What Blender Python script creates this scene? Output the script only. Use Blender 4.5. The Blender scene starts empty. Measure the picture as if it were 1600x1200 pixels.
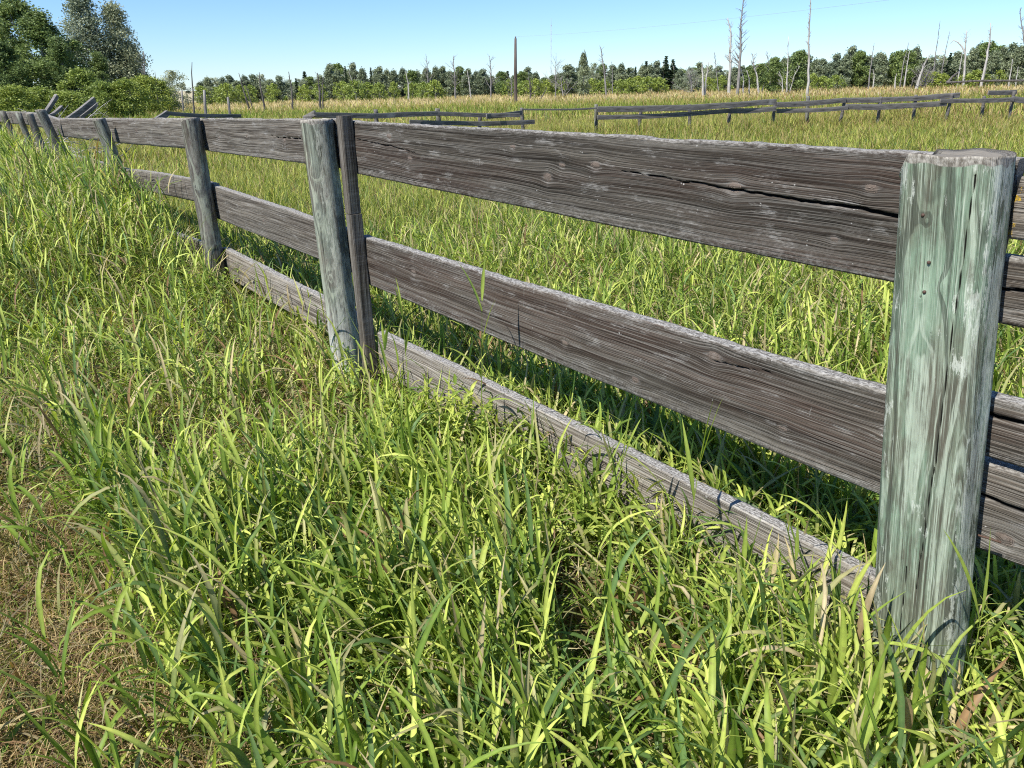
import bpy, math, random
import numpy as np
from mathutils import Matrix, Vector

rng = np.random.default_rng(7)
random.seed(7)
R_ = math.radians
scn = bpy.context.scene
col = scn.collection

# ------------------------------------------------------------------ camera
CAM = np.array([0.0, 0.0, 1.45])
FOC = 1180.0                      # focal length in pixels of a 1600 px wide frame
PITCH = math.atan((600 - 133) / FOC)
ROLL = R_(1.1)
_fw = np.array([0, math.cos(PITCH), -math.sin(PITCH)])
_up0 = np.array([0, math.sin(PITCH), math.cos(PITCH)])
_rt = math.cos(ROLL) * np.array([1.0, 0, 0]) - math.sin(ROLL) * _up0
_up = math.cos(ROLL) * _up0 + math.sin(ROLL) * np.array([1.0, 0, 0])
cd = bpy.data.cameras.new('camera')
cd.sensor_width = 36.0
cd.lens = FOC / 1600 * 36.0
cd.clip_start = 0.05
cd.clip_end = 3000
cam = bpy.data.objects.new('camera', cd)
M = Matrix.Identity(4)
for r in range(3):
    M[r][0], M[r][1], M[r][2], M[r][3] = _rt[r], _up[r], -_fw[r], CAM[r]
cam.matrix_world = M
col.objects.link(cam)
scn.camera = cam

# ------------------------------------------------------------------ sky, sun, exposure
SUN_AZ = R_(222)                  # direction the sun stands in, measured from +X
SUN_EL = R_(52)
w = bpy.data.worlds.new('World')
scn.world = w
w.use_nodes = True
nt = w.node_tree
bg = nt.nodes['Background']
sk = nt.nodes.new('ShaderNodeTexSky')
sk.sky_type = 'NISHITA'
sk.sun_disc = False
sk.sun_elevation = SUN_EL
sk.sun_rotation = math.pi / 2 - SUN_AZ
sk.altitude = 500
sk.air_density = 1.0
sk.dust_density = 0.0
sk.ozone_density = 6.0
tint = nt.nodes.new('ShaderNodeMixRGB')
tint.blend_type = 'MULTIPLY'
tint.inputs[0].default_value = 1.0
tint.inputs[2].default_value = (0.86, 1.0, 1.20, 1)
nt.links.new(sk.outputs[0], tint.inputs[1])
nt.links.new(tint.outputs[0], bg.inputs[0])
bg.inputs[1].default_value = 0.095
sd = bpy.data.lights.new('sun', 'SUN')
sd.energy = 5.0
sd.angle = R_(0.53)
sd.color = (1.0, 0.955, 0.89)
so = bpy.data.objects.new('sun', sd)
so.rotation_euler = Vector((math.cos(SUN_EL) * math.cos(SUN_AZ), math.cos(SUN_EL) * math.sin(SUN_AZ),
                            math.sin(SUN_EL))).to_track_quat('Z', 'Y').to_euler()
so.location = (-10, -10, 20)
col.objects.link(so)
scn.view_settings.view_transform = 'Standard'
scn.view_settings.look = 'None'
scn.view_settings.gamma = 1.0
scn.view_settings.exposure = 0.58
scn.cycles.use_denoising = False
scn.cycles.filter_width = 1.1
scn.cycles.max_bounces = 7
scn.cycles.diffuse_bounces = 3
scn.cycles.glossy_bounces = 2
scn.cycles.transmission_bounces = 4


# ------------------------------------------------------------------ helpers
def ray(px, py):
    return _fw + _rt * ((px - 800) / FOC) + _up * ((600 - py) / FOC)


def at(px, py, D):
    """Point of the photograph at ground distance D from the camera."""
    r = ray(px, py)
    return CAM + r * (D / math.hypot(r[0], r[1]))


def az_pt(px, py, D):
    p = at(px, py, D)
    return p[0], p[1]


def tag(o, label=None, cat=None, group=None, kind=None):
    if label: o['label'] = label
    if cat: o['category'] = cat
    if group: o['group'] = group
    if kind: o['kind'] = kind
    return o


def empty(name, loc, label=None, cat=None, group=None):
    o = bpy.data.objects.new(name, None)
    o.empty_display_size = 0.2
    o.location = loc
    col.objects.link(o)
    return tag(o, label, cat, group)


def mesh(name, V, Fq, mat, parent=None, loc=(0, 0, 0), attrs=None, smooth=True, cols=None):
    """V (n,3), Fq (m,4) or (m,3) index array or a list of them."""
    me = bpy.data.meshes.new(name)
    V = np.asarray(V, dtype=np.float32)
    Fl = Fq if isinstance(Fq, list) else [Fq]
    Fl = [np.asarray(f, dtype=np.int32) for f in Fl if len(f)]
    me.vertices.add(len(V))
    me.vertices.foreach_set('co', V.ravel())
    loops = np.concatenate([f.ravel() for f in Fl])
    tot = np.concatenate([np.full(len(f), f.shape[1], dtype=np.int32) for f in Fl])
    st = np.concatenate([[0], np.cumsum(tot)[:-1]]).astype(np.int32)
    me.loops.add(len(loops))
    me.loops.foreach_set('vertex_index', loops)
    me.polygons.add(len(tot))
    me.polygons.foreach_set('loop_start', st)
    me.polygons.foreach_set('loop_total', tot)
    me.polygons.foreach_set('use_smooth', np.full(len(tot), smooth, dtype=bool))
    me.update(calc_edges=True)
    if attrs:
        for k, a in attrs.items():
            at_ = me.attributes.new(k, 'FLOAT', 'POINT')
            at_.data.foreach_set('value', np.asarray(a, dtype=np.float32))
    if cols is not None:
        c = np.ones((len(V), 4), dtype=np.float32)
        c[:, :3] = cols
        at_ = me.attributes.new('Col', 'FLOAT_COLOR', 'POINT')
        at_.data.foreach_set('color', c.ravel())
    if mat is not None:
        me.materials.append(mat)
    o = bpy.data.objects.new(name, me)
    o.location = loc
    col.objects.link(o)
    if parent is not None:
        o.parent = parent
    return o


def tube(path, rad, n=6, cap=True):
    """Tapered tube along a path -> V, quads."""
    path = np.asarray(path, float)
    m = len(path)
    rad = np.broadcast_to(np.asarray(rad, float), (m,))
    t = np.gradient(path, axis=0)
    t /= np.linalg.norm(t, axis=1)[:, None] + 1e-9
    ref = np.array([0.13, 0.97, 0.21])
    if abs(t.mean(axis=0) @ ref) > 0.9: ref = np.array([1.0, 0.1, 0])
    a = np.cross(t, ref); a /= np.linalg.norm(a, axis=1)[:, None] + 1e-9
    b = np.cross(t, a)
    th = np.arange(n) / n * 2 * math.pi
    V = path[:, None, :] + rad[:, None, None] * (np.cos(th)[None, :, None] * a[:, None, :] + np.sin(th)[None, :, None] * b[:, None, :])
    V = V.reshape(-1, 3)
    i = np.arange(m - 1)[:, None] * n
    j = np.arange(n)[None, :]
    j2 = (j + 1) % n
    Q = np.stack([i + j, i + j2, i + n + j2, i + n + j], -1).reshape(-1, 4)
    T = np.zeros((0, 3), int)
    if cap:
        V = np.vstack([V, path[-1:] + t[-1:] * rad[-1] * 0.3])
        e = len(V) - 1
        base = (m - 1) * n
        jj = np.arange(n)
        T = np.stack([base + jj, base + (jj + 1) % n, np.full(n, e)], -1)
    return V, Q, T


class MB:
    def __init__(s): s.V = []; s.Q = []; s.T = []; s.n = 0
    def add(s, V, Q, T=None):
        s.V.append(np.asarray(V)); s.Q.append(np.asarray(Q) + s.n)
        if T is not None and len(T): s.T.append(np.asarray(T) + s.n)
        s.n += len(V)
    def tube(s, path, rad, n=6, cap=True): s.add(*tube(path, rad, n, cap))
    def box(s, c, dx, dy, dz, ax=(1, 0, 0), ay=(0, 1, 0), az=(0, 0, 1)):
        ax, ay, az = map(lambda q: np.asarray(q, float), (ax, ay, az))
        V = [np.asarray(c) + ax * dx * i / 2 + ay * dy * j / 2 + az * dz * k / 2 for k in (-1, 1) for j in (-1, 1) for i in (-1, 1)]
        s.add(V, [(0, 2, 3, 1), (4, 5, 7, 6), (0, 1, 5, 4), (2, 6, 7, 3), (0, 4, 6, 2), (1, 3, 7, 5)])
    def build(s, name, mat, parent=None, loc=(0, 0, 0), smooth=True):
        V = np.vstack(s.V)
        F = ([np.vstack(s.Q)] if s.Q else []) + ([np.vstack(s.T)] if s.T else [])
        return mesh(name, V, F, mat, parent, loc, smooth=smooth)


_lat = rng.random((256, 256))
def vnoise(x, y, s=1.0, seed=0):
    x = np.asarray(x, float) / s + 17.3 * seed + 500; y = np.asarray(y, float) / s + 9.7 * seed + 500
    xi = np.floor(x).astype(int); yi = np.floor(y).astype(int)
    fx = x - xi; fy = y - yi
    fx = fx * fx * (3 - 2 * fx); fy = fy * fy * (3 - 2 * fy)
    g = lambda a, b: _lat[a % 256, b % 256]
    return (g(xi, yi) * (1 - fx) + g(xi + 1, yi) * fx) * (1 - fy) + (g(xi, yi + 1) * (1 - fx) + g(xi + 1, yi + 1) * fx) * fy


def fbm(x, y, s=1.0, seed=0):
    return (vnoise(x, y, s, seed) * .5 + vnoise(x, y, s / 2.1, seed + 3) * .3 + vnoise(x, y, s / 4.3, seed + 7) * .2)


# ------------------------------------------------------------------ materials
class NT:
    def __init__(s, name):
        s.m = bpy.data.materials.new(name); s.m.use_nodes = True
        s.t = s.m.node_tree; s.t.nodes.clear()
        s.out = s.t.nodes.new('ShaderNodeOutputMaterial')
    def n(s, typ, ins=None, **kw):
        nd = s.t.nodes.new('ShaderNode' + typ)
        for k, v in kw.items(): setattr(nd, k, v)
        if ins:
            for k, v in ins.items():
                sock = nd.inputs[k]
                if isinstance(v, bpy.types.NodeSocket): s.t.links.new(v, sock)
                else: sock.default_value = v
        return nd
    def attr(s, name, out='Fac'):
        return s.n('Attribute', attribute_name=name).outputs[out]
    def math(s, op, a, b=0.0, c=None, clamp=False):
        nd = s.n('Math', operation=op, use_clamp=clamp)
        for i, v in enumerate((a, b, c)):
            if v is None: continue
            if isinstance(v, bpy.types.NodeSocket): s.t.links.new(v, nd.inputs[i])
            else: nd.inputs[i].default_value = v
        return nd.outputs[0]
    def comb(s, x, y, z):
        return s.n('CombineXYZ', {0: x, 1: y, 2: z}).outputs[0]
    def noise(s, vec, scale=1.0, detail=3.0, rough=0.5, dist=0.0, out='Fac'):
        return s.n('TexNoise', {'Vector': vec, 'Scale': scale, 'Detail': detail, 'Roughness': rough, 'Distortion': dist}).outputs[out]
    def ramp(s, fac, stops, interp='LINEAR'):
        nd = s.n('ValToRGB', {0: fac}); cr = nd.color_ramp; cr.interpolation = interp
        while len(cr.elements) < len(stops): cr.elements.new(0.5)
        for e, (p, c) in zip(cr.elements, stops):
            e.position = p; e.color = (c, c, c, 1) if isinstance(c, (int, float)) else (*c, 1)
        return nd.outputs[0]
    def mix(s, fac, a, b, mode='MIX'):
        nd = s.n('MixRGB', blend_type=mode)
        for i, v in ((0, fac), (1, a), (2, b)):
            if isinstance(v, bpy.types.NodeSocket): s.t.links.new(v, nd.inputs[i])
            else: nd.inputs[i].default_value = v if i == 0 else (*v, 1)
        return nd.outputs[0]
    def bump(s, h, strength=0.5, dist=0.002, normal=None):
        ins = {'Height': h, 'Strength': strength, 'Distance': dist}
        if normal is not None: ins['Normal'] = normal
        return s.n('Bump', ins).outputs[0]
    def done(s, color, rough=0.8, normal=None, spec=0.3):
        ins = {'Base Color': color if isinstance(color, bpy.types.NodeSocket) else (*color, 1), 'Roughness': rough, 'Specular IOR Level': spec}
        if normal is not None: ins['Normal'] = normal
        p = s.n('BsdfPrincipled', ins)
        s.t.links.new(p.outputs[0], s.out.inputs[0])
        return s.m


def board_material(name, lichen=0.0, brown=1.0, grey=1.0):
    m = NT(name)
    x = m.attr('bx'); g = m.attr('bg'); kn = m.attr('kn'); ed = m.attr('ed'); ck = m.attr('ck'); z = m.attr('bz')
    rnd = m.attr('rn')
    V3 = lambda a, b, c: m.comb(m.math('MULTIPLY', x, a), m.math('MULTIPLY', b[0], b[1]), m.math('ADD', rnd, c))
    fine = m.noise(V3(2.2, (g, 300.0), 0.0), 1.0, 3.0, 0.75)
    line = m.noise(V3(1.1, (g, 150.0), 5.0), 1.0, 2.0, 0.6)
    med = m.noise(V3(1.3, (g, 45.0), 9.0), 1.0, 4.0, 0.65)
    big = m.noise(V3(1.1, (z, 6.0), 19.0), 1.0, 4.0, 0.55)
    big2 = m.noise(V3(2.4, (z, 9.0), 29.0), 1.0, 5.0, 0.6)
    speck = m.noise(V3(90.0, (z, 150.0), 0.0), 1.0, 3.0, 0.75)
    G_ = lambda c: (c[0] * grey * 1.0, c[1] * grey, c[2] * grey * 0.95)
    base = m.ramp(med, [(0.32, G_((0.030, 0.025, 0.020))), (0.48, G_((0.068, 0.058, 0.048))), (0.66, G_((0.140, 0.124, 0.105)))])
    br = m.math('MULTIPLY', m.ramp(big, [(0.44, 0.0), (0.58, 1.0)]), 0.55 * brown)
    base = m.mix(br, base, m.mix(med, (0.020, 0.011, 0.008), (0.115, 0.070, 0.052)))
    # crisp pale ridges of late wood and dark furrows between them
    ridge = m.ramp(line, [(0.50, 0.0), (0.545, 1.0), (0.60, 1.0), (0.65, 0.2)])
    amt = m.math('MULTIPLY', ridge, m.ramp(big2, [(0.34, 0.08), (0.64, 0.50)]))
    c = m.mix(amt, base, G_((0.22, 0.208, 0.19)))
    c = m.mix(m.math('MULTIPLY', m.ramp(fine, [(0.54, 0.0), (0.60, 1.0)]), 0.50), c, G_((0.24, 0.228, 0.21)))
    c = m.mix(m.ramp(line, [(0.33, 0.45), (0.42, 0.0)]), c, (0.012, 0.010, 0.009))
    c = m.mix(m.ramp(fine, [(0.36, 0.8), (0.42, 0.0)]), c, (0.016, 0.013, 0.011))
    # silvered patches with broken edges
    sil = m.noise(V3(7.0, (z, 26.0), 2.0), 1.0, 8.0, 0.75)
    c = m.mix(m.math('MULTIPLY', m.ramp(sil, [(0.55, 0.0), (0.64, 1.0)]), m.ramp(fine, [(.44, .1), (.56, .65)])), c, (0.33, 0.32, 0.295))
    # bleached, lichen crusted upper arris and lower edge
    en = m.noise(V3(30.0, (z, 90.0), 40.0), 1.0, 5.0, 0.75)
    edf = m.math('MULTIPLY', ed, m.ramp(m.math('ADD', en, m.math('MULTIPLY', ed, 0.12)), [(0.46, 0.10), (0.56, 1.0)]), clamp=True)
    c = m.mix(edf, c, m.mix(m.ramp(speck, [(.4, 0.0), (.6, 1.0)]), (0.13, 0.12, 0.104), (0.47, 0.455, 0.415)))
    runs = m.noise(V3(26.0, (z, 3.0), 31.0), 1.0, 5.0, 0.7)
    c = m.mix(m.math('MULTIPLY', m.ramp(runs, [(0.68, 0.0), (0.72, 1.0)]), 0.4), c, (0.42, 0.41, 0.38))
    c = m.mix(m.ramp(m.noise(V3(45.0, (z, 55.0), 77.0), 1.0, 2.0, 0.6), [(0.74, 0.0), (0.77, 0.9)]), c, (0.42, 0.41, 0.38))
    kr = m.n('TexWave', {'Vector': m.comb(kn, 0.0, 0.0), 'Scale': 3.2, 'Distortion': 0.0}, wave_type='BANDS').outputs[1]
    kc = m.mix(kr, (0.022, 0.016, 0.013), (0.22, 0.175, 0.14))
    c = m.mix(m.ramp(kn, [(0.02, 0.0), (0.15, 1.0)]), c, kc)
    c = m.mix(m.math('MULTIPLY', m.attr('kh'), m.ramp(fine, [(.45, .05), (.55, .45)])), c, (0.33, 0.315, 0.29))
    if lichen > 0:
        ln = m.noise(V3(26.0, (z, 30.0), 3.0), 1.0, 6.0, 0.75)
        c = m.mix(m.ramp(ln, [(0.54, 0.0), (0.58, lichen)]), c, (0.58, 0.38, 0.04))
    c = m.mix(m.ramp(ck, [(0.25, 0.0), (0.5, 1.0)]), c, (0.006, 0.005, 0.004))
    h = m.math('ADD', m.math('MULTIPLY', fine, 0.9), m.math('MULTIPLY', line, 0.9))
    h = m.math('ADD', h, m.math('MULTIPLY', speck, 0.2))
    return m.done(c, 0.88, m.bump(h, 1.0, 0.006), 0.12)


def post_material(name, green=1.0, pale=0.5, tone=(1, 1, 1), foot=None):
    m = NT(name)
    g = m.attr('pg'); z = m.attr('pz'); a = m.attr('pa'); side = m.attr('ps'); ck = m.attr('ck'); tp = m.attr('tp')
    V3 = lambda p, q, f: m.comb(m.math('MULTIPLY', p[0], p[1]), m.math('MULTIPLY', z, q), f)
    ring = m.noise(m.comb(m.math('ADD', m.math('MULTIPLY', g, 300.0), m.math('MULTIPLY', a, 70.0)), z, 0.0), 1.0, 1.5, 0.5)
    fibre = m.noise(V3((a, 420.0), 5.0, 3.0), 1.0, 3.0, 0.7)
    fibre2 = m.noise(V3((a, 160.0), 2.2, 13.0), 1.0, 4.0, 0.7)
    big = m.noise(V3((a, 11.0), 3.0, 4.0), 1.0, 5.0, 0.65)
    T = lambda c: tuple(v * t for v, t in zip(c, tone))
    gr = 0.55 + 0.45 * green
    base = m.ramp(big, [(0.34, T((0.115, 0.108, 0.082))), (0.46, T((0.16, 0.185 * gr + .01, 0.135))), (0.56, T((0.185, 0.25 * gr + .02, 0.185))), (0.70, T((0.25, 0.335 * gr + .03, 0.25)))])
    c = m.mix(m.math('MULTIPLY', m.ramp(fibre2, [(0.52, 0.0), (0.58, 1.0)]), 0.45), base, T((0.36, 0.42, 0.33)))
    c = m.mix(m.math('MULTIPLY', m.ramp(fibre2, [(0.36, 1.0), (0.44, 0.0)]), 0.7), c, T((0.055, 0.062, 0.048)))
    # cut growth rings: crisp light and dark contour lines
    c = m.mix(m.math('MULTIPLY', m.ramp(ring, [(0.40, 1.0), (0.44, 0.0)]), 0.65), c, T((0.050, 0.056, 0.044)))
    c = m.mix(m.math('MULTIPLY', m.ramp(ring, [(0.54, 0.0), (0.58, 1.0)]), 0.50), c, T((0.50, 0.57, 0.46)))
    c = m.mix(m.ramp(fibre, [(0.33, 0.8), (0.40, 0.0)]), c, T((0.045, 0.048, 0.038)))
    c = m.mix(m.math('MULTIPLY', m.ramp(fibre, [(0.58, 0.0), (0.64, 1.0)]), 0.6), c, T((0.52, 0.58, 0.48)))
    # flaking white bloom
    bl = m.noise(V3((a, 75.0), 16.0, 11.0), 1.0, 7.0, 0.78)
    bz = m.noise(V3((a, 14.0), 4.0, 51.0), 1.0, 3.0, 0.6)
    pf = m.math('MULTIPLY', m.ramp(m.math('ADD', m.math('ADD', m.math('MULTIPLY', bl, .7), m.math('MULTIPLY', bz, .45)), m.math('MULTIPLY', side, 0.06)), [(0.62, 0.0), (0.65, 1.0)]), pale)
    c = m.mix(pf, c, T((0.60, 0.63, 0.56)))
    if foot is not None:   # flaking white preservative near the ground
        ft = m.ramp(m.math('SUBTRACT', z, foot), [(0.10, 1.0), (0.55, 0.0)])
        pk = m.noise(V3((a, 90.0), 14.0, 17.0), 1.0, 5.0, 0.7)
        c = m.mix(m.math('MULTIPLY', ft, m.ramp(pk, [(0.42, 0.0), (0.46, 1.0)])), c, (0.66, 0.67, 0.63))
    br = m.noise(V3((a, 16.0), 5.0, 23.0), 1.0, 6.0, 0.7)
    c = m.mix(m.math('MULTIPLY', m.ramp(br, [(0.50, 0.0), (0.60, 1.0)]), m.ramp(fibre, [(.42, .75), (.56, .1)])), c, T((0.085, 0.075, 0.056)))
    tpn = m.noise(V3((a, 120.0), 60.0, 9.0), 1.0, 4.0, 0.7)
    c = m.mix(m.ramp(tp, [(0.35, 0.0), (0.5, 1.0)]), c, m.mix(m.ramp(tpn, [(.4, 0.0), (.6, 1.0)]), (0.14, 0.125, 0.10), (0.40, 0.375, 0.32)))
    c = m.mix(m.ramp(ck, [(0.3, 0.0), (0.55, 1.0)]), c, (0.010, 0.010, 0.008))
    h = m.math('ADD', m.math('MULTIPLY', ring, 0.6), m.math('MULTIPLY', fibre, 0.7))
    h = m.math('ADD', h, m.math('MULTIPLY', fibre2, 0.8))
    return m.done(c, 0.88, m.bump(h, 0.9, 0.005), 0.12)


def blade_material(name, transl=0.36, spec=0.25, rough=0.5):
    m = NT(name)
    c = m.attr('Col', 'Color')
    geo = m.n('NewGeometry')
    nz = m.noise(geo.outputs['Position'], 55.0, 2.0)
    spot = m.noise(geo.outputs['Position'], 38.0, 3.0, 0.7)
    c = m.mix(m.ramp(spot, [(0.60, 0.0), (0.70, 0.55)]), c, (0.26, 0.20, 0.09))
    c2 = m.mix(0.55, c, m.mix(m.ramp(nz, [(0.3, 0.0), (0.7, 1.0)]), (0.78, 0.78, 0.78), (1.22, 1.2, 1.1)), 'MULTIPLY')
    p = m.n('BsdfPrincipled', {'Base Color': c2, 'Roughness': rough, 'Specular IOR Level': spec})
    tr = m.n('BsdfTranslucent', {0: m.mix(1.0, c2, (1.15, 1.2, 0.5), 'MULTIPLY')})
    mx = m.n('MixShader', {0: transl, 1: p.outputs[0], 2: tr.outputs[0]})
    m.t.links.new(mx.outputs[0], m.out.inputs[0])
    return m.m


def leaf_material(name, c0, c1, transl=0.3):
    m = NT(name)
    oi = m.n('ObjectInfo')
    geo = m.n('NewGeometry')
    rnd = m.n('TexWhiteNoise', {0: geo.outputs['Position']}, noise_dimensions='3D')
    v = m.attr('lv')
    c = m.mix(v, c0, c1)
    c = m.mix(0.35, c, m.mix(oi.outputs['Random'], (0.65, 0.75, 0.8), (1.35, 1.25, 1.0)), 'MULTIPLY')
    p = m.n('BsdfPrincipled', {'Base Color': c, 'Roughness': 0.5, 'Specular IOR Level': 0.35})
    tr = m.n('BsdfTranslucent', {0: c})
    mx = m.n('MixShader', {0: transl, 1: p.outputs[0], 2: tr.outputs[0]})
    m.t.links.new(mx.outputs[0], m.out.inputs[0])
    return m.m


def bark_material(name, c0, c1, scale=8.0):
    m = NT(name)
    tc = m.n('TexCoord')
    v = m.n('Mapping', {0: tc.outputs['Object'], 3: (1.0, 1.0, 0.22)}).outputs[0]
    n = m.noise(v, scale, 5.0, 0.65)
    c = m.mix(m.ramp(n, [(0.35, 0.0), (0.65, 1.0)]), c0, c1)
    return m.done(c, 0.85, m.bump(n, 0.6, 0.02), 0.2)


M_BOARD = board_material('weathered_board', 0.0, 1.0, 0.95)
M_BOARD_DARK = board_material('weathered_board_dark', 0.0, 0.8, 0.72)
M_BOARD_PALE = board_material('weathered_board_pale', 0.0, 0.15, 2.3)
M_BOARD_GREY = board_material('weathered_board_grey', 0.0, 0.25, 1.25)
M_BOARD_LICHEN = board_material('weathered_board_lichen', 0.95, 0.3, 1.6)
M_POST_SLAB = post_material('treated_post_green', 0.9, 0.6, (1.0, 1.0, .96))
M_POST = post_material('treated_post', 0.5, 0.45, (.92, .88, .82), foot=2.0)
M_POST_DULL = post_material('treated_post_dull', 0.35, 0.25, (0.74, 0.70, 0.66))
M_GRASS = blade_material('grass_blade')
M_GRASS_FAR = blade_material('field_grass_blade', 0.35, 0.25, 0.55)


def nail_material():
    m = NT('rusty_nail')
    n = m.noise(m.n('TexCoord').outputs['Object'], 300.0, 3.0)
    return m.done(m.mix(n, (0.03, 0.02, 0.016), (0.12, 0.06, 0.035)), 0.7, None, 0.5)
M_NAIL = nail_material()


def ground_material():
    m = NT('meadow_soil')
    pos = m.n('NewGeometry').outputs['Position']
    n1 = m.noise(pos, 9.0, 6.0, 0.7)
    n2 = m.noise(pos, 0.12, 4.0, 0.6)
    n3 = m.noise(pos, 70.0, 3.0, 0.7)
    near = m.mix(m.ramp(n1, [(0.35, 0.0), (0.65, 1.0)]), (0.055, 0.042, 0.026), (0.15, 0.115, 0.06))
    near = m.mix(m.ramp(n3, [(0.5, 0.0), (0.7, 0.7)]), near, (0.25, 0.20, 0.11))
    sep = m.n('SeparateXYZ', {0: pos})
    far = m.mix(m.ramp(n2, [(0.4, 0.0), (0.6, 1.0)]), (0.12, 0.14, 0.04), (0.21, 0.19, 0.075))
    gold = (0.40, 0.35, 0.22)
    yy = sep.outputs[1]
    fac = m.ramp(m.math('DIVIDE', m.math('ADD', yy, m.math('MULTIPLY', n2, 22.0)), 150.0), [(0.36, 0.0), (0.50, 1.0)])
    far = m.mix(fac, far, gold)
    c = m.mix(m.ramp(m.math('DIVIDE', yy, 20.0), [(0.25, 0.0), (0.8, 1.0)]), near, far)
    return m.done(c, 0.95, m.bump(n1, 0.6, 0.03), 0.1)
M_GROUND = ground_material()

# ------------------------------------------------------------------ ground (one sheet to the horizon)
def ground_z(x, y):
    x = np.asarray(x, float); y = np.asarray(y, float)
    r = np.hypot(x, y)
    z = 0.05 * (fbm(x, y, 2.3, 1) - 0.5) * np.clip(r / 2.0, 0, 1)
    far = np.clip((y - 125) / 150, 0, 1)
    z = z + 1.6 * far * far * (0.5 + fbm(x, y, 90, 4))
    # the field falls away slightly in the left distance and lifts to the right
    z = z + np.clip((y - 20) / 80, 0, 1) * 0.012 * np.clip(x, -40, 60) * 0.6
    return z


def axis(lim, a=0.25, k=1.16):
    v = [0.0]; s = a
    while v[-1] < lim:
        v.append(v[-1] + s); s = s * (1.0 if v[-1] < 6 else k)
    return np.array(v)
ax = axis(2200)
gx = np.concatenate([-ax[::-1], ax[1:]]); gy = gx
GX, GY = np.meshgrid(gx, gy, indexing='ij')
GZ = ground_z(GX, GY)
n1, n2 = GX.shape
ii = np.arange(n1 - 1)[:, None] * n2 + np.arange(n2 - 1)[None, :]
Q = np.stack([ii, ii + n2, ii + n2 + 1, ii + 1], -1).reshape(-1, 4)
g = mesh('ground', np.stack([GX, GY, GZ], -1).reshape(-1, 3), Q, M_GROUND)
tag(g, kind='structure')

# ------------------------------------------------------------------ near board fence
P = {0: (2.661, -0.671), 1: (0.914, 1.492), 2: (-0.868, 3.700), 3: (-2.199, 5.583), 4: (-3.582, 7.153), 5: (-5.170, 9.139),
     6: (-6.063, 10.355), 7: (-7.035, 11.639), 8: (-8.244, 13.244), 9: (-9.573, 15.009), 10: (-11.0, 16.9), 11: (-12.6, 19.1)}
P = {k: np.array(v) for k, v in P.items()}
fence = empty('board_fence', (P[1][0], P[1][1], 0), 'long weathered grey board fence with green posts, three boards high, crossing the near grass', 'fence')
FO = np.array([P[1][0], P[1][1], 0.0])
OFF = 0.075


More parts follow.
